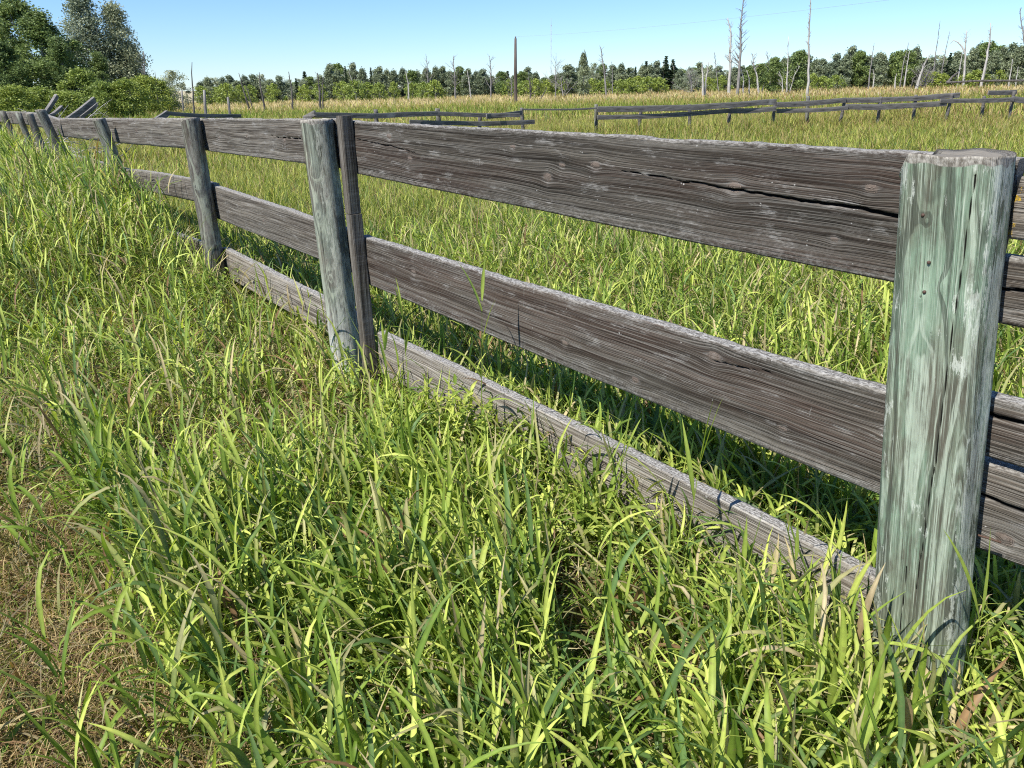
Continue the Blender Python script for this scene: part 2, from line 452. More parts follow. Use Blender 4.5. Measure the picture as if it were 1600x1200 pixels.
def make_board(i, j, s0, top0, bot0, s1, top1, bot1, mat, knots=(), cracks=(), off=OFF, th=0.044, seed=0, bow=0.0, label=None, ext_bleach=1.0, back=0.0, name='board'):
    """Board on the far side of posts i..j; s measured from post i, front face in the fence plane."""
    A, B = P[i], P[j]
    d = (B - A) / np.hypot(*(B - A)); n = np.array([d[1], -d[0]])
    if n[0] < 0: n = -n
    L = s1 - s0
    near = i in (0, 1) or (i == 2)
    nx = int(L / (0.011 if near else 0.03)) + 2; nz = (84 if i == 1 else 40) if near else 12
    r = np.random.default_rng(seed)
    X = np.linspace(0, L, nx)
    f = X / L
    top = top0 + (top1 - top0) * f + bow * np.sin(f * math.pi)
    bot = bot0 + (bot1 - bot0) * f + bow * np.sin(f * math.pi)
    top = top + 0.010 * (fbm(X, X * 0 + seed, 0.22, seed) - .5) + 0.004 * (vnoise(X, X * 0, 0.03, seed + 1) - .5)
    bot = bot + 0.006 * (fbm(X, X * 0 + seed, 0.35, seed + 2) - .5)
    # cross section loop: front (bottom->top), top (front->back), back, bottom
    fr = [(0.0, t) for t in np.linspace(0, 1, nz)]
    tpz = [(t, 1.0) for t in (0.12, 0.35, 0.6, 0.85, 1.0)]
    bk = [(1.0, t) for t in np.linspace(0.9, 0, 6)]
    bt = [(t, 0.0) for t in (0.66, 0.33)]
    loop = np.array(fr + tpz + bk + bt)
    m = len(loop)
    Y = np.broadcast_to(loop[:, 0][None, :] * th, (nx, m)).copy()
    Z = bot[:, None] + (top - bot)[:, None] * loop[:, 1][None, :]
    XX = np.broadcast_to(X[:, None], (nx, m)).copy()
    hh = (top - bot).mean()
    rel = (Z - bot[:, None])
    # round the arrises a touch
    isf = (loop[:, 0] < 0.01)
    e = np.minimum(loop[:, 1], 1 - loop[:, 1]) * hh
    Y += np.where(isf, np.clip(0.006 - e, 0, 1) * 0.8, 0)[None, :]
    # cupping and waviness of the face
    Y += (0.006 * (fbm(XX, rel * 3, 0.5, seed + 5) - .5) + 0.004 * np.cos(loop[:, 1] * math.pi * 2)[None, :] * .5)
    gz = rel + 0.0035 * (fbm(XX * 0.5, rel * 2, 0.6, seed + 6) - .5) * 2 + 0.018 * (vnoise(XX, rel * 0, 1.6, seed + 8) - .5)
    kn = np.zeros_like(Z); kh = np.zeros_like(Z)
    for (kx, kz, kr) in knots:
        kr = kr * .8
        dx = XX - kx; dz = rel - kz
        rho = np.sqrt((dx * 0.8) ** 2 + dz ** 2)
        gz = gz - dz * 0.85 / (1 + (dx / (2.0 * kr)) ** 2 + (dz / (1.5 * kr)) ** 2) + 0.10 * kr * np.exp(-((dx) / (4 * kr)) ** 2 - (dz / (4 * kr)) ** 2)
        k1 = np.clip(1.0 - rho / kr, 0, 1)
        kn = np.maximum(kn, k1)
        kh = np.maximum(kh, np.exp(-((rho / kr - 1.25) / 0.35) ** 2) * 0.55 + 0.4 * np.exp(-(dx / (0.4 * kr)) ** 2 - ((dz) / (2.6 * kr)) ** 2))
        Y += np.where(isf[None, :], 0.003 * np.exp(-((rho / kr - 1.0) / 0.3) ** 2) - 0.002 * k1, 0)
    ck = np.zeros_like(Z)
    for (pts, wd) in cracks:
        pts = np.array(pts)
        cz = np.interp(X, pts[:, 0], pts[:, 1]) + 0.007 * (vnoise(X, X * 0, 0.06, seed + 11) - .5) + 0.003 * (vnoise(X, X * 0, 0.015, seed + 12) - .5)
        cw = wd * np.interp(X, [pts[0, 0] - .001, pts[0, 0], (pts[0, 0] + pts[-1, 0]) * .5, pts[-1, 0], pts[-1, 0] + .001], [0, 0.15, 0.9, 1.0 if pts[-1, 0] > L - .02 or pts[-1, 0] < .02 else 0.1, 0])
        if pts[0, 0] < 0.02: cw = wd * np.interp(X, [pts[0, 0], pts[-1, 0], pts[-1, 0] + .001], [1.0, 0.05, 0.0])
        dz = np.abs(rel - cz[:, None])
        hwid = np.maximum(cw, 1e-6)[:, None]
        c = np.clip(1.25 - dz / hwid, 0, 1) * (cw[:, None] > 1e-4)
        # pull the nearest rows of the grid onto the crack so that the groove is cut cleanly
        Y += np.where(isf[None, :], 0.016 * np.clip(c * 1.5, 0, 1), 0)
        ck = np.maximum(ck, c)
    ed = np.where(loop[:, 0] > 0.05, np.where(loop[:, 1] > .99, 0.95, 0.0), 0.0)[None, :] + np.where(isf, np.exp(-(1 - loop[:, 1]) * hh / 0.007) * 0.7 + 0.45 * np.exp(-loop[:, 1] * hh / 0.020), 0)[None, :]
    ed = np.clip(ed * ext_bleach, 0, 1) * np.ones_like(Z)
    org = np.array([*(A + d * s0 + n * (off + back)), 0.0])
    V = org + XX[..., None] * np.array([d[0], d[1], 0]) + Y[..., None] * np.array([n[0], n[1], 0]) + Z[..., None] * np.array([0, 0, 1.0])
    loc = org + np.array([0, 0, bot[0]]) - FO
    V = V.reshape(-1, 3) - FO - loc
    i_ = np.arange(nx - 1)[:, None] * m; j_ = np.arange(m)[None, :]; j2 = (j_ + 1) % m
    Qd = np.stack([i_ + j_, i_ + m + j_, i_ + m + j2, i_ + j2], -1).reshape(-1, 4)
    # end caps as fans round a slightly recessed centre
    V = np.vstack([V, V[:m].mean(0) , V[(nx - 1) * m:nx * m].mean(0)])
    c0, c1 = len(V) - 2, len(V) - 1
    jj = np.arange(m)
    T = np.vstack([np.stack([jj, (jj + 1) % m, np.full(m, c0)], -1), np.stack([(nx - 1) * m + (jj + 1) % m, (nx - 1) * m + jj, np.full(m, c1)], -1)])
    pad = lambda a, v0=0.0: np.concatenate([a.ravel(), [v0, v0]])
    gz = gz + np.where(loop[:, 0] > 0.01, loop[:, 0] * 0.05, 0)[None, :]
    o = mesh(name, V, [Qd, T], mat, fence, loc, dict(bx=pad(XX + seed * 3.1), bg=pad(gz), kn=pad(kn), kh=pad(np.clip(kh, 0, 1)), ed=pad(ed, .3), ck=pad(ck), bz=pad(rel + seed + 1.0 * Y),
                                                        rn=np.full(len(V), seed * 1.7)))
    me = o.data
    # sharp ends: flat shade the caps
    fs = np.ones(len(me.polygons), bool); fs[len(Qd):] = False
    me.polygons.foreach_set('use_smooth', fs)
    me.update()
    if label: o['label'] = label
    return o


# section between the near post and the split post (the big one)
make_board(1, 2, -0.03, 1.300, 1.012, 2.70, 1.311, 1.080, M_BOARD_DARK, [(1.37, 0.115, .018), (1.15, 0.175, .016), (0.64, 0.165, .020), (2.38, 0.185, .015), (0.28, 0.20, .013), (1.55, 0.20, .010), (0.35, 0.075, .009), (2.22, 0.11, .012), (1.30, .16, .010)],
           [([(0.0, 0.140), (0.30, 0.152), (0.62, 0.158), (1.05, 0.172)], 0.0058), ([(2.15, .133), (2.45, .150), (2.70, .155)], 0.0022)], seed=1, label='top board with a long dark split beside the near post')
make_board(1, 2, -0.03, 0.757, 0.487, 2.70, 0.791, 0.560, M_BOARD, [(0.66, 0.215, .022), (1.28, 0.09, .013), (0.95, 0.055, .014), (2.25, 0.15, .014), (1.75, .12, .009), (0.42, .08, .010), (0.15, .17, .012)],
           [([(0.48, .222), (0.66, .205)], 0.002)], seed=2, ext_bleach=1.1, bow=-0.004)
make_board(1, 2, -0.03, 0.254, 0.030, 2.60, 0.327, 0.110, M_BOARD_PALE, [(1.5, .1, .014), (0.5, .12, .012), (2.2, .12, .012)], [([(0.9, .14), (1.6, .15)], 0.003)], seed=3, bow=0.012)
# right of the near post, running out of view
make_board(0, 1, 0.02, 1.262, 1.128, 2.74, 1.268, 1.146, M_BOARD_LICHEN, [(2.3, .06, .012)], [([(0.0, 0.03), (2.74, .022)], 0.004)], seed=4, back=-0.002, label='split top board with orange lichen')
make_board(0, 1, 0.02, 1.100, 0.962, 2.75, 1.108, 0.972, M_BOARD_GREY, [(2.1, .06, .012)], [([(1.4, 0.06), (2.0, .065), (2.75, .075)], 0.003)], seed=5, back=0.002)
make_board(0, 1, 0.02, 0.810, 0.660, 2.75, 0.812, 0.676, M_BOARD, [(2.45, .10, .012)], [([(1.4, 0.1), (2.2, .11), (2.75, .095)], 0.005)], seed=6, back=0.001)
make_board(0, 1, 0.02, 0.640, 0.430, 2.75, 0.655, 0.445, M_BOARD_GREY, [(2.60, .05, .020)], [([(1.4, 0.13), (2.2, .12), (2.75, .135)], 0.004)], seed=7, back=0.012)
# between the split post and the third
make_board(2, 3, -0.05, 1.318, 1.095, 2.30, 1.272, 1.052, M_BOARD_GREY, [(0.75, .11, .016), (1.4, .12, .012), (2.0, .1, .012)], [([(.2, .12), (1.1, .13)], .0025)], seed=9)
make_board(2, 3, -0.05, 0.800, 0.590, 2.38, 0.813, 0.570, M_BOARD_GREY, [(1.3, .11, .013), (2.0, .1, .012)], [], seed=10)
make_board(2, 3, -0.02, 0.365, 0.170, 2.34, 0.358, 0.130, M_BOARD_PALE, [(1.0, .1, .014)], [], seed=11)
# farther sections
make_board(3, 4, 0.0, 1.272, 1.055, 2.16, 1.234, 1.022, M_BOARD_GREY, [(.7, .1, .014), (1.5, .12, .014)], [], seed=12)
make_board(3, 4, -0.02, 0.828, 0.660, 2.10, 0.800, 0.62, M_BOARD_GREY, [(1.1, .09, .012)], [], seed=13, bow=.01)
make_board(3, 4, 0.0, 0.34, 0.14, 2.1, 0.34, 0.13, M_BOARD_GREY, [], [], seed=14)
make_board(4, 5, 0.0, 1.236, 1.025, 2.56, 1.190, 0.985, M_BOARD_GREY, [(.9, .1, .014), (1.9, .1, .012)], [], seed=15)
make_board(4, 5, 0.0, 0.80, 0.60, 2.5, 0.80, 0.60, M_BOARD_GREY, [], [], seed=16)
make_board(5, 6, 0.05, 1.17, 0.98, 1.48, 1.21, 1.02, M_BOARD_GREY, [], [], seed=17)
make_board(6, 7, 0.0, 1.215, 1.035, 1.60, 1.21, 1.03, M_BOARD_GREY, [], [], seed=18)
make_board(6, 7, 0.0, 0.78, 0.60, 1.60, 0.80, 0.60, M_BOARD_GREY, [], [], seed=19)
make_board(7, 8, 0.0, 1.215, 1.035, 2.0, 1.19, 1.00, M_BOARD_GREY, [], [], seed=20)
make_board(8, 9, 0.0, 1.19, 1.00, 2.2, 1.16, .97, M_BOARD_GREY, [], [], seed=21)
make_board(7, 8, 0.0, .78, .58, 2.0, .76, .56, M_BOARD_GREY, [], [], seed=22)
make_board(9, 10, 0.0, 1.17, 1.00, 2.2, 1.14, .97, M_BOARD_GREY, [], [], seed=23)


def make_post(foot, top, wid, dep, ang, mat, flat=0.0, seed=0, fine=True, chamfer=None, cracks=(), label=None, parent=None, org=None, name='post', nknot=3):
    foot = np.array(foot, float); top = np.array(top, float)
    na = (240 if seed == 1 else 130) if fine else 20
    nz = (300 if seed == 1 else 180) if fine else 14
    th = np.arange(na) / na * 2 * math.pi
    f = np.linspace(0, 1, nz)
    H = top[2] - foot[2]
    ex = 2.0 + flat * 3.0
    cx, sx = np.cos(th), np.sin(th)
    rr = (np.abs(cx) ** ex + np.abs(sx) ** ex) ** (-1 / ex)
    if flat > 0:   # flat sawn front, round back
        rb = 1.0 / (np.abs(cx) ** 2.2 + np.abs(sx) ** 2.2) ** (1 / 2.2)
        wgt = np.clip(0.5 - sx * 2.0, 0, 1)
        rr = rr * wgt + rb * (1 - wgt)
    lx = rr * cx * wid / 2; ly = rr * sx * dep / 2      # local: x across, y into depth (front = -y)
    r = np.random.default_rng(seed + 40)
    Zl = f[:, None] * H
    LX = np.broadcast_to(lx, (nz, na)).copy(); LY = np.broadcast_to(ly, (nz, na)).copy()
    thn = np.broadcast_to(th, (nz, na))
    wob = 1 + 0.05 * (vnoise(Zl + np.cos(thn), np.sin(thn), 0.5, seed) - .5) + 0.03 * (vnoise(Zl * 1.0, thn * 0, 0.25, seed + 1) - .5)
    LX *= wob; LY *= wob
    LX += 0.006 * (vnoise(Zl, Zl * 0, 0.3, seed + 2) - .5)
    # growth rings cut by the surface
    px = 0.16 * wid * (vnoise(f * H, f * 0, 0.55, seed + 3) - .5)[:, None] + wid * .04
    py = dep * (0.15 + 0.10 * (vnoise(f * H, f * 0, 0.4, seed + 4) - .5))[:, None]
    G = np.hypot(LX - px, LY - py) + 0.0035 * fbm(LX * 3, Zl, 0.3, seed + 5) + 0.0022 * fbm(LX * 5, Zl, 0.08, seed + 6)
    arc = np.arctan2(LX, -LY) * wid * 0.5
    kz = r.random(nknot) * H * .85 + .1 * H; ka = (r.random(nknot) - .5) * wid * 0.8
    side = np.clip((np.abs(arc) / (wid * 0.5) - 0.75) * 4, -1.0, 1)
    for z0, a0 in zip(kz, ka):
        rho = np.hypot((arc - a0) * 1.6, (Zl - z0))
        G = G + 0.006 * np.exp(-rho / 0.014) + .003 * np.exp(-(rho / .07) ** 2)
        LY += np.where(LY < 0, -0.003 * np.exp(-(rho / 0.02) ** 2), 0)
    ck = np.zeros((nz, na))
    for (pts, wd) in cracks:
        pts = np.array(pts)
        ca = np.interp(f * H, pts[:, 0], pts[:, 1])[:, None] + 0.003 * (vnoise(f * H, f * 0, .05, seed + 8) - .5)[:, None]
        on = ((f * H > pts[0, 0]) & (f * H < pts[-1, 0]))[:, None]
        c = np.clip(1.2 - np.abs(arc - ca) / wd, 0, 1) * on * (LY < 0)
        ck = np.maximum(ck, c)
        LY += 0.006 * c
    tp = np.zeros((nz, na))
    zt = np.broadcast_to(Zl, (nz, na)).copy()
    if fine:
        tp = np.clip(1 - (H - Zl - 0.004 - 0.014 * vnoise(LX, LY, .03, seed + 9)) / 0.012, 0, 1) * 0.85
        # uneven sawn top
        k = np.clip((f - 0.97) / 0.03, 0, 1)[:, None]
        zt += k * 0.004 * (vnoise(LX, LY, .05, seed + 12) - .5) * 2
    if chamfer:
        # corner cut off the top: (side, drop)
        sgn, cw, ch = chamfer
        lim = np.where(sgn * LX > wid / 2 - cw, H - ch * (sgn * LX - (wid / 2 - cw)) / cw, 9)
        zt = np.minimum(zt, lim)
    ca_, sa_ = math.cos(ang), math.sin(ang)
    ctr = foot[None, :2] * (1 - f[:, None]) + top[None, :2] * f[:, None]
    V = np.zeros((nz, na, 3))
    V[..., 0] = ctr[:, None, 0] + LX * ca_ - LY * sa_
    V[..., 1] = ctr[:, None, 1] + LX * sa_ + LY * ca_
    V[..., 2] = foot[2] + zt
    # top cap: rings inward
    last = V[-1]
    cen = last.mean(0) + np.array([0, 0, 0.002])
    V = V.reshape(-1, 3)
    caps = []
    for q, dz in ((0.75, -0.002), (0.45, 0.001), (0.15, -0.003)):
        rz = last * q + cen * (1 - q)
        rz = rz.copy(); rz[:, 2] += dz + (0.006 * (vnoise(rz[:, 0], rz[:, 1], .03, seed + 13) - .5) if fine else 0)
        caps.append(rz)
    V = np.vstack([V] + caps + [cen])
    i_ = np.arange(nz - 1 + 3)[:, None] * na; j_ = np.arange(na)[None, :]; j2 = (j_ + 1) % na
    Qd = np.stack([i_ + j_, i_ + j2, i_ + na + j2, i_ + na + j_], -1).reshape(-1, 4)
    jj = np.arange(na); b0 = (nz + 2) * na
    T = np.stack([b0 + jj, b0 + (jj + 1) % na, np.full(na, len(V) - 1)], -1)
    parent = parent or fence
    org = FO if org is None else org
    loc = foot - org
    ex_ = 3 * na + 1
    cat = lambda a, v: np.concatenate([np.asarray(a).ravel(), np.full(ex_, v)])
    capG = np.concatenate([G[-1] * .75, G[-1] * .45, G[-1] * .15, [0]])
    o = mesh(name, V - org - loc, [Qd, T], mat, parent, loc,
             dict(pg=np.concatenate([G.ravel(), capG]), pz=np.concatenate([(Zl + 0 * G + seed).ravel(), np.full(ex_, H + seed)]), pa=cat(arc + seed, seed * 1.0),
                  ps=cat(side, 0), ck=cat(ck, 0), tp=cat(tp, 0.85)))
    if label: o['label'] = label
    return o


FANG = math.atan2(P[1][1] - P[0][1], P[1][0] - P[0][0])   # fence heading
fa = math.atan2(-(P[2] - P[1])[1], -(P[2] - P[1])[0])     # across direction pointing to the right of the picture
post1 = make_post((0.975, 1.415, -0.06), (0.886, 1.530, 1.312), 0.180, 0.175, fa + 0.05, M_POST_SLAB, flat=1.0, seed=1, chamfer=(-1, .022, .05),
                  cracks=[([(0.45, .012), (0.8, .030), (1.1, .040), (1.34, .052)], 0.0013), ([(0.05, -.02), (0.5, -.012)], .001)], label='broad flat faced post with green stain', nknot=5)
post2 = make_post((-0.842, 3.663, -0.06), (-0.885, 3.724, 1.318), 0.150, 0.150, fa, M_POST, seed=2, nknot=4, cracks=[([(0.2, .03), (.9, .035)], .002), ([(1.15, -.02), (1.33, -.03)], .003)])
post3 = make_post((-2.185, 5.570, -0.06), (-2.209, 5.593, 1.278), 0.132, 0.132, fa, M_POST_DULL, seed=3, cracks=[([(0.9, .02), (1.3, .03)], .002)])
make_post((-3.434, 7.227, -0.06), (-3.63, 7.137, 1.240), 0.108, 0.108, fa, M_POST_DULL, seed=4)
make_post((-5.00, 9.218, -0.06), (-5.26, 9.094, 1.285), 0.105, 0.105, fa, M_POST_DULL, seed=5, flat=.3)
make_post((-5.98, 10.382, -0.06), (-6.125, 10.331, 1.225), 0.085, 0.085, fa, M_POST_DULL, seed=6)
make_post((-6.90, 11.695, -0.06), (-7.06, 11.632, 1.210), 0.085, 0.085, fa, M_POST_DULL, seed=7, fine=False)
make_post((-8.05, 13.339, -0.06), (-8.28, 13.228, 1.205), 0.09, 0.09, fa, M_POST_DULL, seed=8, fine=False)
make_post((-9.45, 15.05, -0.06), (-9.573, 15.009, 1.20), 0.13, 0.13, fa, M_POST_DULL, seed=9, fine=False)
make_post((2.64, -0.66, -0.06), (2.66, -0.67, 1.29), 0.16, 0.16, fa, M_POST_DULL, seed=10, fine=False)
make_post((-10.9, 16.95, -0.06), (-11.0, 16.9, 1.18), 0.13, 0.13, fa, M_POST_DULL, seed=11, fine=False)


# sawn batten nailed over the board ends beside the split post (two lengths)
def batten(s, z0, z1, w0, y0, th, seed, tilt=0.0, name='batten', mat=None):
    A, B = P[1], P[2]
    d = (B - A) / np.hypot(*(B - A)); n = np.array([d[1], -d[0]])
    if n[0] < 0: n = -n
    L = z1 - z0
    nx = 90; prof = [(-.5, .9), (-.5, .5), (-.5, 0.1), (-.46, 0), (-.25, 0), (0, 0), (.25, 0), (.46, 0), (.5, .1), (.5, .5), (.5, .9), (.46, 1), (0, 1), (-.46, 1)]
    pr = np.array(prof); m = len(pr)
    Zs = np.linspace(z0, z1, nx)
    XX = pr[:, 0][None, :] * w0 + (tilt * (Zs - z0))[:, None] + .004 * (vnoise(Zs, Zs * 0, .2, seed) - .5)[:, None]
    YY = pr[:, 1][None, :] * th + 0 * XX
    ZZ = Zs[:, None] + 0 * XX
    org = np.array([*(A + d * s + n * y0), z0])
    V = (XX[..., None] * np.array([-d[0], -d[1], 0]) + YY[..., None] * np.array([n[0], n[1], 0]) + (ZZ - z0)[..., None] * np.array([0, 0, 1.0])).reshape(-1, 3)
    V = np.vstack([V, V[:m].mean(0), V[-m:].mean(0)])
    i_ = np.arange(nx - 1)[:, None] * m; j_ = np.arange(m)[None, :]; j2 = (j_ + 1) % m
    Qd = np.stack([i_ + j_, i_ + j2, i_ + m + j2, i_ + m + j_], -1).reshape(-1, 4)
    jj = np.arange(m)
    T = np.vstack([np.stack([(jj + 1) % m, jj, np.full(m, len(V) - 2)], -1), np.stack([(nx - 1) * m + jj, (nx - 1) * m + (jj + 1) % m, np.full(m, len(V) - 1)], -1)])
    pad = lambda a: np.concatenate([np.asarray(a, float).ravel(), [0, 0]])
    o = mesh(name, V, [Qd, T], mat or M_BOARD_GREY, fence, org - FO, dict(bx=pad(ZZ + seed), bg=pad(XX + YY * .7), kn=pad(XX * 0), kh=pad(XX * 0), ed=pad(XX * 0 + 0.12 * (np.abs(pr[:, 0]) > .45)), ck=pad(XX * 0), bz=pad(XX + seed), rn=np.full(len(V), seed * 1.0)), smooth=False)
    return o


batten(2.672, 0.905, 1.336, 0.052, 0.015, 0.056, 31, tilt=0.006)
batten(2.635, 0.02, 0.902, 0.055, 0.012, 0.058, 32, tilt=-0.030)


def nail(part, wpos, wdir, L=0.02, r=0.0035, bend=None):
    """A nail in the face of a post or board, a piece of that part."""
    o_w = np.array(part.location) + FO
    mb = MB()
    wdir = np.array(wdir, float); wdir /= np.linalg.norm(wdir)
    if bend is None:
        mb.tube([np.zeros(3), wdir * L * .5, wdir * L], [r, r, r * .9], 10)
        mb.tube([wdir * (L - .002), wdir * L, wdir * (L + .0015)], [r * 1.9, r * 1.9, r * 1.5], 12)
    else:
        mb.tube(bend, [r] * len(bend), 8)
    return mb.build('nail', M_NAIL, part, np.array(wpos) - o_w)


nrm = np.array([-(P[2] - P[1])[1], (P[2] - P[1])[0], 0]); nrm /= np.linalg.norm(nrm)
if nrm[0] > 0: nrm = -nrm                                  # towards the camera side


def on_face(px, py, off):
    """where a sight line meets the vertical plane `off` in front of the fence line"""
    r = ray(px, py); a = np.array([*P[1], 0]) + nrm * off
    t = (a - CAM) @ nrm / (r @ nrm)
    return CAM + r * t


for (px, py) in ((1443, 336), (1452, 410), (1445, 456)):
    nail(post1, on_face(px, py, 0.086), nrm, 0.003, 0.0019)
s0low = [o for o in fence.children if o.name.startswith('board')]
lowr = [o for o in s0low if abs(o.location.z - 0.43) < .04][-1]
w0 = on_face(1522, 832, -0.062)
tdir = np.array([*(P[0] - P[1]), 0]); tdir /= np.linalg.norm(tdir)
nail(lowr, w0, nrm, bend=[np.array([0, 0, -.004]) - nrm * .01, nrm * .012, nrm * .016 + tdir * .012 + np.array([0, 0, .006]), nrm * .016 + tdir * .03 + np.array([0, 0, .008]), nrm * .014 + tdir * .058 + np.array([0, 0, .009])], r=.0026)

# ------------------------------------------------------------------ grass
G1 = np.array((0.090, 0.155, 0.022)); G2 = np.array((0.20, 0.285, 0.045)); G3 = np.array((0.40, 0.46, 0.11))
GB = np.array((0.095, 0.165, 0.050)); ST = np.array((0.50, 0.42, 0.24)); BR = np.array((0.20, 0.125, 0.065)); OL = np.array((0.17, 0.19, 0.05))


def blades(P0, az, el, L, W, bend, segs, fold, base, tipc, curl=0.0, power=1.6, twist=None, wprof=0):
    """Vectorised curved grass blades -> V, Q, colours. All args arrays of length n."""
    n = len(P0)
    t = np.linspace(0, 1, segs + 1)
    V = []; C = []
    pos = P0.copy()
    ds = (L / segs)[:, None]
    az = az.copy()
    rings = 3 if fold is not None else 2
    if twist is None: twist = rng.normal(0, .35, n)
    for k, tk in enumerate(t):
        e = el - bend * tk ** power
        a = az + curl * tk
        d = np.stack([np.cos(e) * np.cos(a), np.cos(e) * np.sin(a), np.sin(e)], -1)
        s = np.stack([-np.sin(a), np.cos(a), np.zeros(n)], -1)
        nn = np.cross(d, s)
        tw = twist * (0.4 + tk)
        s2 = s * np.cos(tw)[:, None] + nn * np.sin(tw)[:, None]
        n2 = np.cross(d, s2)
        if k > 0: pos = pos + d * ds
        if wprof == 0:
            wk = W * (0.45 + 0.55 * min(1, tk / 0.25)) * (1 - max(0, (tk - 0.35) / 0.65) ** 1.5) + 0.0002
        else:
            wk = W * (1 - tk * .6)
        h = s2 * (wk / 2)[:, None]
        c = base * (1 - tk) + tipc * tk
        if rings == 3:
            V += [pos - h, pos - n2 * (fold * wk)[:, None], pos + h]; C += [c * 0.93, c * 1.28, c * 0.97]
        else:
            V += [pos - h, pos + h]; C += [c, c]
    m = rings * (segs + 1)
    V = np.stack(V, 1).reshape(-1, 3)
    C = np.stack(C, 1).reshape(-1, 3)
    b = np.arange(n)[:, None] * m
    q = []
    for k in range(segs):
        for j in range(rings - 1):
            o = k * rings + j
            q.append([o, o + 1, o + rings + 1, o + rings])
    Q = (b[:, :, None] + np.array(q)[None]).reshape(-1, 4)
    return V, Q, C


def region_points(n, r0, r1, a0=-43, a1=43):
    r = np.sqrt(rng.random(n) * (r1 * r1 - r0 * r0) + r0 * r0)
    a = np.radians(rng.random(n) * (a1 - a0) + a0)
    return r * np.sin(a), r * np.cos(a)


_d = (P[2] - P[1]) / np.hypot(*(P[2] - P[1]))
def fence_side(x, y):
    """signed distance from the near fence line (positive = camera side), following its bends."""
    pts = np.array([P[k] for k in range(0, 12)])
    best = np.full(np.shape(x), 1e9); sg = np.ones(np.shape(x))
    for a, b in zip(pts[:-1], pts[1:]):
        d = b - a; L = np.hypot(*d); d = d / L
        s = np.clip((x - a[0]) * d[0] + (y - a[1]) * d[1], 0, L)
        qx = a[0] + d[0] * s; qy = a[1] + d[1] * s
        dist = np.hypot(x - qx, y - qy)
        side = np.sign(-(d[1] * (x - a[0]) - d[0] * (y - a[1])))
        up = dist < best
        best = np.where(up, dist, best); sg = np.where(up, side, sg)
    return best * sg


def path_f(x, y):
    """1 on the trodden strip in the lower left of the view"""
    # strip edge runs from (-0.75,1.2) to (-2.3,2.9) and on
    ex = -0.52 - (y - 1.2) * 0.84
    d = (ex - x) + 0.30 * (fbm(x, y, .6, 21) - .5)
    return np.clip(d / 0.22 + .5, 0, 1) * np.clip((3.9 - y) / .8, 0, 1)


def bare_f(x, y):
    """thin worn patches where brown litter shows"""
    b = 0 * x
    for cx_, cy_, r_ in ((-1.05, 3.05, .48), (-.80, 2.70, .32), (-1.25, 2.55, .25), (-1.55, 3.7, .3), (-.35, 1.95, .15), (.15, 2.0, .13), (-.15, 2.45, .15), (-1.9, 3.0, .3), (-2.6, 4.6, .45), (-.55, 1.45, .10), (-2.3, 3.6, .3)):
        b = b + np.exp(-((x - cx_) ** 2 + (y - cy_) ** 2) / r_ ** 2)
    return np.clip(b * (.75 + .9 * fbm(x, y, .25, 88)), 0, 1)


def pick_colors(x, y, n, dry=0.1, far=0.0):
    u = rng.random(n); v = rng.random(n)[:, None]
    patch = fbm(x, y, 1.5 + far * 9, 31)
    patch2 = fbm(x, y, 0.7 + far * 4, 37)
    c = G1 * (1 - v) + G2 * v
    m = (rng.random(n) < 0.42 + (patch - .5) * 1.2)[:, None]
    c = np.where(m, G2 * (1 - v) + G3 * v * 1.1, c)
    m = (rng.random(n) < 0.14 + (patch2 - .5) * .6)[:, None]
    c = np.where(m, GB * (.8 + .5 * v), c)
    m = (rng.random(n) < dry)[:, None]
    c = np.where(m, ST * (.55 + .5 * v), c)
    m = (rng.random(n) < dry * .35)[:, None]
    c = np.where(m, BR * (.8 + .6 * v), c)
    return c


def tipped(c, n, p=.25):
    t = c * np.array([1.12, 1.08, .95])
    m = (rng.random(n) < p)[:, None]
    return np.where(m, ST * .8, t)


class GM:
    def __init__(s): s.V = []; s.Q = []; s.C = []; s.n = 0
    def add(s, V, Q, C): s.V.append(V.astype(np.float32)); s.Q.append((Q + s.n).astype(np.int32)); s.C.append(C.astype(np.float32)); s.n += len(V)
    def build(s, name, mat, smooth=True):
        return mesh(name, np.vstack(s.V), np.vstack(s.Q), mat, cols=np.vstack(s.C), smooth=smooth)


LEAN_AZ = R_(150)


def lean_dir(x, y, n, k=0.5):
    """azimuths biased towards the wind lean"""
    a = rng.random(n) * 2 * math.pi
    la = LEAN_AZ + 4.0 * (fbm(x, y, .8, 91) - .5)
    kk = k * (.5 + 1.2 * vnoise(x, y, .5, 93))
    bx = np.cos(a) + kk * np.cos(la); by = np.sin(a) + kk * np.sin(la)
    return np.arctan2(by, bx)


